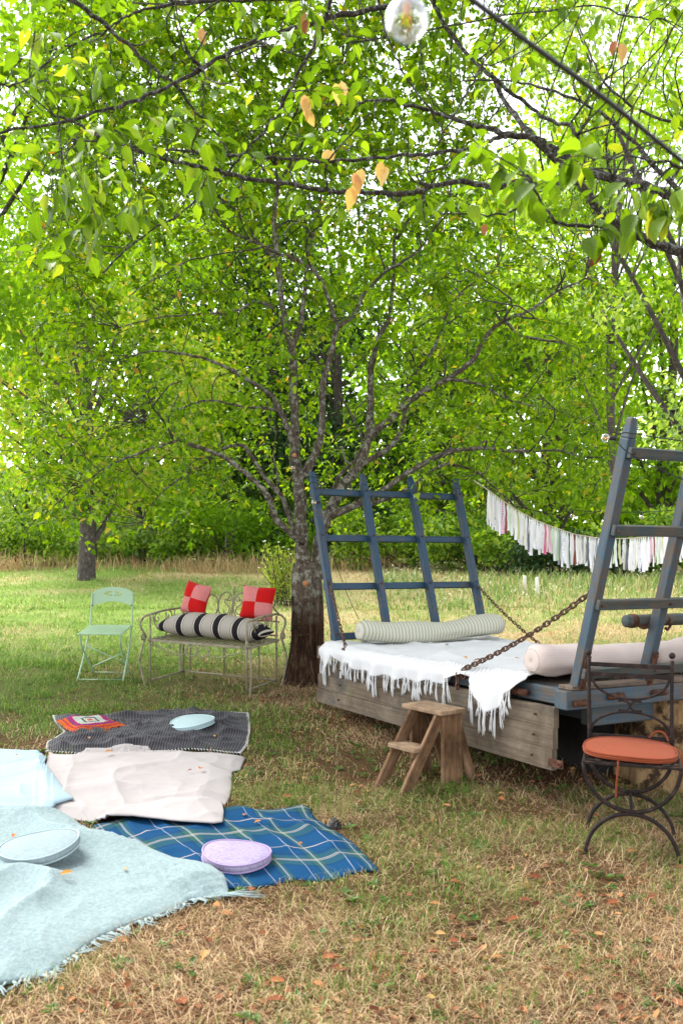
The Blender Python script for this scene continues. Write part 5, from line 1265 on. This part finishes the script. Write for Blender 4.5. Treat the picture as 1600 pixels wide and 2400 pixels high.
t.base(c, .95, .05); t.bump(gg, .25, .003); M_croch = t.m
NU, NV, NH = 130, 40, 14; UL, UR = -.01, 2.50
def hang(u):
    h = np.interp(u, [-.01, .05, .14, .22, .40, .8, 1.2, 1.5, 1.75, 1.86, 1.95, 2.02, 2.12, 2.22, 2.33, 2.42, 2.5], [.06, .13, .15, .05, .09, .125, .12, .105, .08, .03, .005, .02, .12, .19, .16, .07, .015])
    return h + .012 * math.sin(u * 23) * (h > .05)
vs = []; uvs_ = []
for i in range(NU + 1):
    u = UL + (UR - UL) * i / NU; back = 1.42 - .10 * max(0, (u - 1.5)) ** 1.5 + .05 * math.sin(u * 4) - (.35 * max(0, u - 2.1)); h = hang(u)
    for j in range(NV + 1):
        t_ = j / NV; v0 = back * (1 - t_) + (-.012) * t_; z = .016 + .010 * float(fbm(u * 4, v0 * 5, 61)) + .022 * float(ridge(u * 2.6 + v0, v0 * 3.5, 62)) ** 4 + .012 * float(ridge(u * 5 - v0 * 2, v0 * 6 + u, 64)) ** 6 + (.02 if t_ < .02 else 0) * 0
        if u > 2.2 and v0 < .3: z += .012 * float(ridge(u * 12, v0 * 9, 63))
        vs.append(W(u, v0, z)); uvs_.append((i / NU, t_ * .78))
    for j in range(1, NH + 1):
        t_ = j / NH; wav = .014 * math.sin(u * 19 + 1.0 * t_) * t_ + .010 * math.sin(u * 41) * t_; v0 = -.012 - .05 * math.sin(min(1, t_ * 2) * 1.57) - .010 * t_ + wav - (.03 * t_ if u > 2.02 else 0)
        z = .016 - h * t_ - .012 * math.sin(min(1, t_ * 2) * 1.57) + .01 * (1 - t_)
        vs.append(W(u, v0, z)); uvs_.append((i / NU, .78 + .22 * t_ * h / .15))
M_ = NV + NH + 1; fs = []; fu_ = []
for i in range(NU):
    for j in range(M_ - 1):
        k = i * M_ + j; f_ = (k, k + 1, k + M_ + 1, k + M_); fs.append(f_); fu_.append([uvs_[q] for q in f_])
cv_ = thing('bedspread', 'white crocheted bedspread with a knotted fringe spread over the wagon deck', 'bedspread', W(1.2, .7, .0))
q = MB().add(vs, fs, fu_).build('cloth', M_croch, cv_); m = q.modifiers.new('thickness', 'SOLIDIFY'); m.thickness = .005; m.offset = 1
M_tass = fabric('white_fringe_yarn', (.55, .55, .55))
u = .0
while u < 2.49:
    i = int(round((u - UL) / (UR - UL) * NU)); p = vs[i * M_ + M_ - 1]
    if not (1.84 < u < 2.06) and not (.93 < u < .99):
        mb = MB(); ln = rng.uniform(.06, .155) * (1.2 if u > 2.06 else 1); c = p + DU * rng.uniform(-.004, .004) - DV * .004
        lean = rng.gauss(0, .018)
        for b_ in range(3):
            o_ = DU * ((b_ - 1) * .0045); pts = [c + o_ * 1.8 + ZU * .006, c + o_ * .2 - ZU * .022, c + o_ * 1.4 - ZU * (ln * .55) + DU * (lean * .5 + rng.uniform(-.003, .003)) - DV * rng.uniform(0, .006), c + o_ * 2.2 - ZU * (ln * rng.uniform(.9, 1.05)) + DU * (lean + rng.uniform(-.006, .006))]
            mb.tube(catm(pts, 3), [.0026] * 3 + [.0034] * 4 + [.0030] * 2 + [.0018], 4)
        mb.sphere(c - ZU * .022, .0062, 6, 4); mb.build('tassel', M_tass, cv_)
        # open knotted mesh between hem and tassel
    u += .030 if rng.random() < .93 else .055
mb = MB()
for i in range(2, NU - 2):
    u = UL + (UR - UL) * i / NU
    if 1.84 < u < 2.06: continue
    p, p2 = vs[i * M_ + M_ - 1], vs[(i + 1) * M_ + M_ - 1]; mb.tube([p, p.lerp(p2, .5) - ZU * .02, p2], .0016, 3, cap=False)
mb.build('hem_loops', M_tass, cv_)['kind'] = 'stuff'

# ------------------------------------------------------------------ bolsters on the wagon
t = NT('green_ticking'); v = t.coord('UV'); fr = t.math('FRACT', t.math('MULTIPLY', t.math('ADD', sep(t, v)[0], t.math('MULTIPLY', t.noise(v, 2, 2), .006)), 46))
t.base(t.ramp(fr, [(0, (.46, .44, .385)), (.5, (.31, .32, .225))], 'CONSTANT'), .95, .05); t.bump(t.noise(v, 300, 2), .2, .002); M_tick = t.m
t = NT('pink_pinstripe'); v = t.coord('UV'); fr = t.math('FRACT', t.math('MULTIPLY', sep(t, v)[1], 60))
t.base(t.ramp(fr, [(0, (.50, .42, .385)), (.75, (.42, .345, .315))], 'CONSTANT'), .95, .05); t.bump(t.noise(v, 14, 4), .35, .01); M_pin = t.m
def roll(name, label, p0, p1, r, mat, sag, seed, nu=46, nv=26, flat=.88, endr=.72):
    d = (p1 - p0); L = d.length; d.normalize(); s_ = d.cross(ZU).normalized(); up = s_.cross(d); vs = []; fs = []; uvs = []
    prof = [(.006, .0), (.002, .25), (.0, .48), (.008, .70), (.022, .86)] + [(.045 + .91 * i / nu, (1 - .06 * math.exp(-min(i, nu - i) * .9))) for i in range(nu + 1)] + [(.978, .86), (.992, .70), (1, .48), (.998, .25), (.994, 0)]
    for k, (t_, rr) in enumerate(prof):
        for i in range(nv):
            a = 2 * math.pi * i / nv; wr = (1 - (.13 * math.exp(-((t_ - .6) / .13) ** 2) if seed == 3 else .07 * math.exp(-((t_ - .55) / .2) ** 2))) * (1 + .16 * (float(vnoise(t_ * 5, math.cos(a) * 1.3 + math.sin(a) * 1.7, seed)) - .5) * 2 + .03 * (float(ridge(t_ * 14 + math.cos(a), math.sin(a) * 2 + t_ * 6, seed + 2)) - .5)) + .03 * (float(ridge(t_ * 30, a * 1.5, seed + 4)) - .5) * math.exp(-min(t_, 1 - t_) * 8) + .035 * math.sin(t_ * 40 + 3 * math.cos(a)) * math.exp(-min(t_, 1 - t_) * 25)
            wr *= (1 + .05 * math.sin(t_ * 13 + seed)); q = p0 + d * (L * t_) + s_ * (math.cos(a) * r * rr * wr) + up * (max(math.sin(a), -.8) * r * flat * rr * wr + sag(t_)); vs.append(q)
    m = len(prof)
    for k in range(m - 1):
        for i in range(nv):
            i2 = (i + 1) % nv; fs.append((k * nv + i, k * nv + i2, (k + 1) * nv + i2, (k + 1) * nv + i)); uvs.append([(prof[k][0], i / nv), (prof[k][0], (i + 1) / nv), (prof[k + 1][0], (i + 1) / nv), (prof[k + 1][0], i / nv)])
    fs.append(tuple(range(nv - 1, -1, -1))); uvs.append([(0, 0)] * nv); fs.append(tuple((m - 1) * nv + k for k in range(nv))); uvs.append([(1, 0)] * nv)
    th_ = thing(name, label, 'bolster', p0.lerp(p1, .5) - ZU * r); MB().add(vs, fs, uvs).build('cover', mat, th_)
    for a_, q in ((0, p0), (1, p1)):
        mb = MB(); rim = [vs[(3 if a_ == 0 else m - 4) * nv + i] for i in range(nv)]; mb.tube(rim, .0022, 5, closed=True); mb.build('piping', mat, th_)
roll('bolster', 'green and cream ticking-striped bolster against the far end rack', W(.27, .13, .125), W(.30, 1.48, .125), .105, M_tick, lambda t: .03 * (abs(t - .48) * 2) ** 1.5 - .022 + (.02 if t > .6 else 0) * min(1, (t - .6) * 5), 3)
roll('bolster', 'pale pink pinstriped bolster at the near left corner behind the tall near rack', W(2.52, -.01, .115), W(2.60, .80, .115), .108, M_pin, lambda t: .012 * math.cos(t * 3), 7)
roll('bolster', 'pale pink bolster at the right edge, farther along the near rack', W(2.56, .84, .115), W(2.62, 1.55, .115), .108, M_pin, lambda t: .025 * t, 9)

# ------------------------------------------------------------------ little step stool
o2, wdir, ddir = V(.586, 5.39, 0), V(-.61, .79, 0), V(-.79, -.61, 0)
def T(d, w_, z): q = o2 + ddir * d + wdir * w_; return Vector((q.x, q.y, gzf(q.x, q.y) * .5 + gzf(.5, 5.45) * .5 + z))
ss = thing('step_stool', 'worn brown wooden two-step stool in front of the wagon', 'stool', T(0, .14, 0)); TH, SW = .425, .29
def board(name, mat, pts, off, bev=.005): mb = MB(); mb.prism(pts, off); return mb.build(name, mat, ss, smooth=False, bevel=bev)
def uvbar(name, mat, p0, p1, w_, h_, up, bev=.005): mb = MB(); mb.bar(p0, p1, w_, h_, up); return mb.build(name, mat, ss, smooth=False, bevel=bev)
mb = MB(); mb.bar(T(-.06, -.02, TH), T(-.06, SW + .03, TH), .20, .028, ZU); mb.build('top_step', M_stooltop, ss, smooth=False, bevel=.006)
for w_ in (.012, SW - .012): uvbar('leg_board', M_stool, T(-.075, w_, -.02), T(-.075, w_, TH - .014), .024, .155, ddir)
for w_ in (.036, SW - .036):
    p0, p1 = T(.285, w_, -.03), T(-.005, w_, TH - .02); d = (p1 - p0).normalized(); uvbar('stringer', M_stool, p0, p1, .024, .072, d.cross(wdir).normalized())
for w_ in (.034, SW - .034):
    p0, p1 = T(-.27, w_, -.01), T(-.13, w_, TH - .06); d = (p1 - p0).normalized(); uvbar('back_brace', M_stool, p0, p1, .022, .06, d.cross(wdir).normalized())
mb = MB(); mb.bar(T(.135, .03, TH * .53), T(.135, SW - .03, TH * .53), .135, .026, ZU); mb.build('lower_step', M_stooltop, ss, smooth=False, bevel=.006)
for w_ in (.052, SW - .052): uvbar('cleat', M_stool, T(.07, w_, TH * .47), T(.20, w_, TH * .47), .014, .03, ZU)
for w_ in (.02, SW - .02):
    mb = MB(); mb.sphere(T(-.06, w_, TH + .014), .005, 6, 4, (1, 1, .5)); mb.build('nail', M_rust, ss)

# ------------------------------------------------------------------ wrought iron bistro chair with its orange cushion
f = Frame(1.385, 4.50, R(-16)); bc = thing('iron_chair', 'dark wrought-iron bistro chair with curved hoop legs in front of the log block', 'chair', f.o)
ex, zz = f.d(1, 0, 0), ZU
def it(name, pts, r): mb = MB(); mb.tube(pts, r * 1.12, 8); return mb.build(name, M_iron, bc)
for sx in (-1, 1):
    it('back_post', catm([f(sx * .197, .195, .43), f(sx * .197, .205, .62), f(sx * .2, .215, .855)], 4), .0085)
    mb = MB(); mb.sphere(f(sx * .2, .217, .878), .0165, 12, 9); mb.build('finial', M_iron, bc)
for z in (.82, .77, .465):
    mb = MB(); mb.bar(f(-.197, .205 + (z - .6) * .04, z), f(.197, .205 + (z - .6) * .04, z), .006, .022, ZU); mb.build('back_rail', M_iron, bc, smooth=False, bevel=.002)
it('back_hoop', arc(f(0, .21, .765), ex, ZU, .185, .112, R(180), R(360), 24), .006)
it('back_hoop', arc(f(0, .205, .485), ex, ZU, .188, .105, 0, R(180), 24), .006)
for sx in (-1, 1): it('back_curl', arc(f(sx * .034, .208, .621), ex, ZU, .03, .026, R(90 + 25) if sx < 0 else R(65), (R(90 + 25) - R(230)) if sx < 0 else R(65) + R(230), 14), .006) if False else it('back_curl', arc(f(sx * .036, .208, .621), ex, ZU, .034, .026, R(180 - 125) if sx > 0 else R(-125), R(180 + 125) if sx > 0 else R(125), 16), .006)
for y_, r_t in ((-.17, .215), (.14, .205)):
    it('leg_hoop', arc(f(0, y_, .425), ex, ZU, r_t, .215, R(180), R(360), 26), .0085)
    it('leg_arch', arc(f(0, y_, -.005), ex, ZU, .205, .205, 0, R(180), 26), .0085)
it('link_bar', [f(0, -.17, .205), f(0, .14, .205)], .007)
for a, b in (((-.215, -.19), (.215, -.19)), ((-.205, .19), (.205, .19)), ((-.215, -.19), (-.205, .19)), ((.215, -.19), (.205, .19))):
    mb = MB(); mb.bar(f(*a, .43), f(*b, .43), .014, .014); mb.build('seat_rim', M_iron, bc, smooth=False, bevel=.003)
for k in range(7):
    y_ = -.15 + k * .05; mb = MB(); mb.bar(f(-.212, y_, .433), f(.212, y_, .433), .024, .004); mb.build('seat_slat', M_iron, bc, smooth=False)
for k in range(5):
    x_ = -.15 + k * .075; mb = MB(); mb.bar(f(x_, -.195, .439), f(x_, .19, .439), .026, .004); mb.build('seat_slat', M_iron, bc, smooth=False)
M_or = fabric('orange_canvas', (.245, .058, .025), (.20, .046, .02), 30, bscale=500); M_orp = fabric('orange_piping', (.19, .042, .018))
o = f(-.005, .0, .443); oc = thing('seat_cushion', 'flat burnt-orange cushion with piping and ties on the iron chair', 'cushion', o); mb = MB()
ez = V(.02, -SLOPE + .0, 1).normalized(); e0 = f.d(1, 0, 0); e0 = (e0 - ez * e0.dot(ez)).normalized(); e1 = ez.cross(e0)
rim = puff(mb, o, e0, e1, ez, .212, .188, .021, 2.6, 56, .16, 5); mb.build('cover', M_or, oc)
for k in (.92, .12): mb = MB(); mb.tube(rim(1.01, 0.021 * k), .0038, 6, closed=True); mb.build('piping', M_orp, oc)
for pts in ([f(-.06, -.20, .45), f(-.061, -.205, .42), f(-.066, -.205, .36), f(-.070, -.20, .28)], [f(.20, .1, .455), f(.228, .05, .44), f(.236, .0, .38), f(.240, -.02, .30)], [f(.09, .19, .47), f(.12, .20, .50), f(.16, .19, .50), f(.18, .17, .465)]):
    pp = catm(pts, 5); mb = MB()
    for a, b in zip(pp[:-1], pp[1:]): mb.bar(a, b, .009, .003, up=(.3, -1, .2))
    mb.build('tie', M_or, oc)

# ------------------------------------------------------------------ rag bunting
bpx = [(1110,1126),(1148,1152),(1164,1164),(1205,1192),(1234,1208),(1269,1225),(1304,1238),(1342,1251),(1374,1257),(1413,1262),(1451,1262),(1483,1261),(1515,1257),(1546,1252),(1578,1247),(1625,1240),(1700,1222)]
n = len(bpx); bp = catm([P(x, y, 8.55 + .75 * i / n) for i, (x, y) in enumerate(bpx)], 6)
bu = thing('rag_bunting', 'garland of torn white and coloured fabric strips hanging between the racks', 'bunting', bp[40])
mb = MB(); mb.tube(bp, .004, 5); mb.build('string', fabric('twine', (.62, .52, .42)), bu)
ragc = {'white': ((.74, .74, .76), (.60, .60, .63)), 'cream': ((.66, .64, .56), (.55, .53, .46)), 'printed': ((.70, .70, .72), (.33, .36, .42)), 'pink': ((.70, .42, .52), (.62, .33, .44)), 'hot pink': ((.68, .16, .32), (.6, .1, .25)),
        'pale green': ((.52, .66, .48), (.42, .58, .38)), 'yellow-green': ((.50, .53, .28), (.42, .46, .22)), 'dark grey': ((.14, .15, .18), (.10, .11, .13)), 'grey': ((.30, .33, .36), (.24, .26, .29)), 'rust brown': ((.22, .07, .05), (.13, .04, .03)), 'dark green': ((.10, .15, .10), (.07, .10, .07))}
RM = {k: leaf_mat('rag_' + k.replace(' ', '_').replace('-', '_'), [(0, a), (1, a)], .25, .9, tint=(1, 1, 1), spec=.05) for k, (a, b) in ragc.items()}
t = NT('rag_floral'); v = t.coord('Object'); t.base(t.ramp(t.noise(v, 70, 3, .6), [(.40, (.36, .38, .46)), (.46, (.72, .72, .74))]), .9, .05); RM['printed'] = t.m
t = NT('rag_pink_check'); v = t.coord('Object'); ck = t.n('ShaderNodeTexChecker'); ck.inputs['Scale'].default_value = 90; ck.inputs[1].default_value = (.72, .6, .66, 1); ck.inputs[2].default_value = (.6, .25, .42, 1); t.l(v, ck.inputs[0]); t.base(ck.outputs[0], .9, .05); RM['pink'] = t.m
L = np.r_[0, np.cumsum([(b - a).length for a, b in zip(bp[:-1], bp[1:])])]; s = .165; k = 0
seq = ['white', 'white', 'cream', 'white', 'printed', 'white', 'white', 'white', 'white', 'pink', 'white', 'rust brown', 'white', 'pale green', 'white', 'cream', 'white', 'yellow-green', 'white', 'white', 'white', 'cream', 'white', 'dark grey', 'white', 'white', 'white', 'printed', 'white', 'white',
       'printed', 'white', 'hot pink', 'cream', 'pink', 'pale green', 'white', 'white', 'pale green', 'grey', 'white', 'printed', 'white', 'white', 'dark green', 'white', 'white', 'rust brown', 'white', 'cream', 'white', 'grey', 'cream', 'white', 'dark grey', 'white', 'white', 'printed', 'white', 'grey', 'white', 'printed', 'white', 'white', 'white', 'pale green', 'white', 'yellow-green', 'printed', 'cream', 'dark grey', 'white', 'white']
while s < L[-1] - .05:
    p = V(*[np.interp(s, L, [q[c] for q in bp]) for c in range(3)]); kind = seq[k % len(seq)]; wd = rng.uniform(.018, .034); ln = rng.uniform(.26, .33) + .03 * math.sin(k * .35); ph = rng.uniform(0, 6); yaw = rng.uniform(-.5, .5); vs = []; fs = []
    if kind == 'dark green': ln *= 1.35
    for j in range(9):
        t_ = j / 8; wj = wd * (.35 + .65 * min(1, t_ * 4)); tw_ = yaw + .5 * math.sin(t_ * 3 + ph) * t_; c = p - ZU * (ln * t_) + V(math.sin(ph + t_ * 4) * .006 * t_, math.cos(ph + t_ * 5) * .012 * t_, 0); rg = V(rng.uniform(-.002, .002), 0, rng.uniform(-.004, .004) * (t_ > .8) * 2)
        for sg in (-1, 0, 1): vs.append(c + V(math.cos(tw_), math.sin(tw_), 0) * (sg * wj / 2) + V(0, .004 * (sg == 0), 0) + rg * abs(sg))
    for j in range(8):
        for i in range(2): q = j * 3 + i; fs.append((q, q + 1, q + 4, q + 3))
    o = MB().add(vs, fs).build('rag_strip', RM[kind], bu)
    if kind not in ('white', 'cream'): o['label'] = kind + ' rag strip'
    mb = MB(); mb.sphere(p, .007, 6, 4); s += wd * rng.uniform(.62, 1.05) if rng.random() < .93 else wd * 1.7; k += 1

# ------------------------------------------------------------------ string lights
def bulb(par, top, r, axis=(0, 0, -1), big=False):
    ax = Vector(axis).normalized(); mb = MB(); mb.tube([top - ax * r * .2, top + ax * r * .2, top + ax * r * 1.1, top + ax * r * 1.25], [r * .3, r * .48, r * .52, r * .45], 12); sk = mb.build('socket', M_black, par)
    c = top + ax * (r * 2.25); mb = MB(); mb.sphere(c, r, 28 if big else 14, 20 if big else 10); g = mb.build('bulb', M_glass, par)
    mb = MB(); mb.sphere(c, r * .955, 28 if big else 14, 20 if big else 10); mb.f = [tuple(reversed(q)) for q in mb.f]; mb.build('inner_glass', M_glass, g)
    mb = MB(); s_ = ax.orthogonal().normalized()
    for a in (-.16, .16): mb.tube([c - ax * (r * .55) + s_ * (a * r), c + ax * (r * .35) + s_ * (a * r * 1.5)], r * .05 if big else r * .09, 6)
    mb.tube([c - ax * r * 1.0, c - ax * r * .5], r * .16, 8); mb.build('filament', M_fil, g)
def light_string(label, pts, Y, bulbs, r=.0225, cr=.0035, big=False):
    pp = catm([P(x, y, Y if not hasattr(Y, '__call__') else Y(i)) for i, (x, y) in enumerate(pts)], 6); th_ = thing('string_light', label, 'string light', pp[len(pp) // 2], 'festoon lights')
    mb = MB(); mb.tube(pp, cr, 6); mb.build('cable', M_black, th_)
    for b in bulbs:
        x, y = b[:2]; Yb = b[2] if len(b) > 2 else Y; ax = b[3] if len(b) > 3 else (0, 0, -1); bulb(th_, P(x, y, Yb) - Vector(ax).normalized() * r * 2.25, r, ax, big)
    return th_
light_string('string light with a large clear bulb hanging close overhead at the top of the view', [(860, -170), (970, -92), (1106, 0), (1234, 97), (1361, 189), (1480, 282), (1600, 380), (1720, 470)], lambda i: .97 + .09 * i, [(953, 48, 1.0)], .0228, .0040, True)
light_string('string light strung low across the left trees to the trunk', [(-60, 1050), (0, 1055), (143, 1066), (344, 1073), (540, 1074), (683, 1071), (700, 1090), (716, 1120)], 8.3, [(143, 1082), (344, 1087), (540, 1087), (687, 1097)])
light_string('string light wound along the top of the far blue rack', [(722, 1118), (745, 1122), (752, 1150), (740, 1178), (751, 1215), (760, 1260), (790, 1330), (812, 1390), (841, 1452)], 7.75, [(736, 1178, 7.72, (-1, 0, -.1))], cr=.003)
light_string('string light draped between the limbs behind the far blue rack', [(790, 1118), (809, 1135), (835, 1170), (856, 1193), (900, 1175), (974, 1144), (1040, 1128), (1110, 1122)], 8.1, [(809, 1156), (821, 1149), (856, 1210), (974, 1163)], cr=.003)
light_string('string light hanging just above the rag bunting', [(1112, 1122), (1150, 1145), (1197, 1162), (1340, 1195), (1502, 1200), (1620, 1190), (1720, 1170)], 9.4, [(1197, 1178), (1340, 1209), (1502, 1212), (1620, 1204)])
light_string('string light tied round the top of the near rack post', [(1436, 1012), (1450, 1018), (1466, 1014), (1530, 1024), (1600, 1034), (1700, 1050)], 4.58, [(1417, 1027, 4.55, (-1, 0, 0))], .0222, .003)
light_string('loose black cable sagging from the near rack post to the right', [(1442, 1030), (1452, 1044), (1476, 1064), (1520, 1088), (1600, 1124), (1700, 1160)], 4.54, [], .02, .0028)

# white marker posts in the meadow
for (px, Y, h, lab) in ((1230, 16.2, .32, 'short white post in the meadow, left of a pair'), (1259, 15.7, .34, 'short white post in the meadow, right of a pair'), (1563, 15.5, .32, 'short pale post in the meadow behind the near rack')):
    X = (px - 800) / FPX * Y; z0 = gzf(X, Y) + .0; mb = MB(); mb.tube([V(X, Y, z0 - .05), V(X - .01, Y, z0 + h), V(X - .01, Y, z0 + h + .02)], [.03, .028, .02], 10)
    tag(mb.build('marker_post', mottled('white_paint_' + str(px), [(.3, (.55, .53, .48)), (.7, (.74, .73, .7))], 9), None), lab, 'post', 'white posts in the meadow')

# ------------------------------------------------------------------ fallen leaves
def fallen(label, Pt, mat, L, group):
    az = rng.uniform(0, 6.28); o = leaf_objects([tuple(Pt)], [(math.cos(az), math.sin(az), rng.uniform(-.05, .15))], [(rng.uniform(-.3, .3), rng.uniform(-.5, .1), 1)], [L], mat, None, 'fallen_leaf')[0]
    return tag(o, label, 'leaf', group)
CL = 'fallen leaves on the cloths'
for px, py, grid, mat, L, lab in (
  (247, 1790, None, M_orange, .06, 'orange leaf on the upper left of the grey-white blanket'), (470, 1828, None, M_orange, .065, 'orange leaf standing on the right half of the grey-white blanket'), (449, 1829, None, M_browno, .035, 'tiny brown leaf left of the orange leaf on the grey-white blanket'),
  (490, 1910, None, M_orange, .04, 'small orange leaf on the lower right corner of the grey-white blanket'), (207, 1748, ch, M_yleaf, .05, 'yellow leaf in the folds at the left of the charcoal throw'), (505, 1746, ch, M_orange, .045, 'rust leaf on the right end of the charcoal throw'),
  (243, 1730, ch, M_browno, .04, 'small brown leaf just below the crocheted cushion'), (142, 2108, mi, M_orange, .055, 'orange leaf in the middle of the mint mohair throw'), (294, 2080, mi, M_browno, .035, 'small rust leaf right of centre on the mint mohair throw'),
  (36, 1988, mi, M_orange, .045, 'orange leaf beside the grey-blue cushion'), (572, 1937, ta, M_browno, .04, 'brown leaf on the far edge of the tartan rug'), (612, 1948, ta, M_orange, .04, 'orange leaf near the far right of the tartan rug'), (708, 1994, ta, M_browno, .035, 'brown leaf in the middle right of the tartan rug'), (39, 1797, None, M_orange, .035, 'tiny orange leaf on the pale blue blanket')):
    x, y = G(px, py); z = (zat(grid, x, y) if grid else gzf(x, y) + .055) + .012; fallen(lab, (x, y, z), mat, L, CL)
for u, v0, mat, L, lab in ((.62, .25, M_orange, .05, 'rusty leaf on the bedspread in front of the green bolster'), (.78, .62, M_browno, .045, 'brown leaf on the bedspread, right of the rusty one'), (1.55, .22, M_orange, .045, 'orange leaf on the middle of the bedspread'), (1.72, .25, M_browno, .06, 'tan leaf on the bedspread beside the heavy chain'),
                       (1.80, .48, M_orange, .04, 'small orange leaf on the bedspread behind the heavy chain'), (2.36, .08, M_orange, .055, 'orange leaf on the corner of the bedspread by the pink bolster'), (2.2, .5, M_browno, .035, 'tiny brown leaf left of the pink bolster')):
    fallen(lab, W(u, v0, .05), mat, L, 'fallen leaves on the bedspread')
for i in range(70):
    px, py = rng.uniform(80, 1590), rng.uniform(1850, 2395); x, y = G(px, py)
    if any(inside(np.array([x]), np.array([y]), p)[0] for p in POLY): continue
    fallen('dry curled brown leaf lying in the foreground grass', (x, y, gzf(x, y) + .022), M_browno, rng.uniform(.035, .07), 'dry leaves in the foreground grass')
n = 7000; y = 2.6 + 7.5 * nr.rand(n) ** 1.3; x = (nr.rand(n) * 2 - .75) * y * .40; k = keep_out(x, y) & (nr.rand(n) < .06 + 2.6 * (fbm(x * 1.9, y * 1.9, 77, 3) - .47)); x, y = x[k], y[k]; n = len(x)
D = np.c_[nr.randn(n, 2), nr.randn(n) * .3]; N = np.c_[nr.randn(n, 2) * .5, np.ones(n)]; Ll = .018 + .034 * nr.rand(n)
tag(foliage('leaf_litter', np.c_[x, y, gz(x, y) + .010], D, N, Ll, Ll * (.35 + .35 * nr.rand(n)), M_brown, None), 'scattered brown leaf litter in the grass', 'leaf litter', kind='stuff')
# low broad-leaved weeds
n = 420; y = 2.7 + 6 * nr.rand(n); x = (nr.rand(n) * 2 - 1) * y * .42; k = keep_out(x, y); x, y = x[k], y[k]; c = np.repeat(np.c_[x, y, gz(x, y) + .008], 7, 0); n = len(c); a = nr.rand(n) * 6.28
c = c + np.c_[np.cos(a), np.sin(a), 0 * a] * (.012 * nr.rand(n))[:, None]; D = np.c_[np.cos(a), np.sin(a), .25 + .5 * nr.rand(n)]; Ll = .018 + .03 * nr.rand(n)
tag(foliage('lawn_weeds', c, D, np.tile((0, 0, 1.), (n, 1)) + nr.randn(n, 3) * .2, Ll, Ll * .5, leaf_mat('weed_leaf', [(0, (.035, .085, .018)), (1, (.08, .16, .03))], .3), None), 'low green broad-leaved weeds in the lawn', 'weeds', kind='stuff')
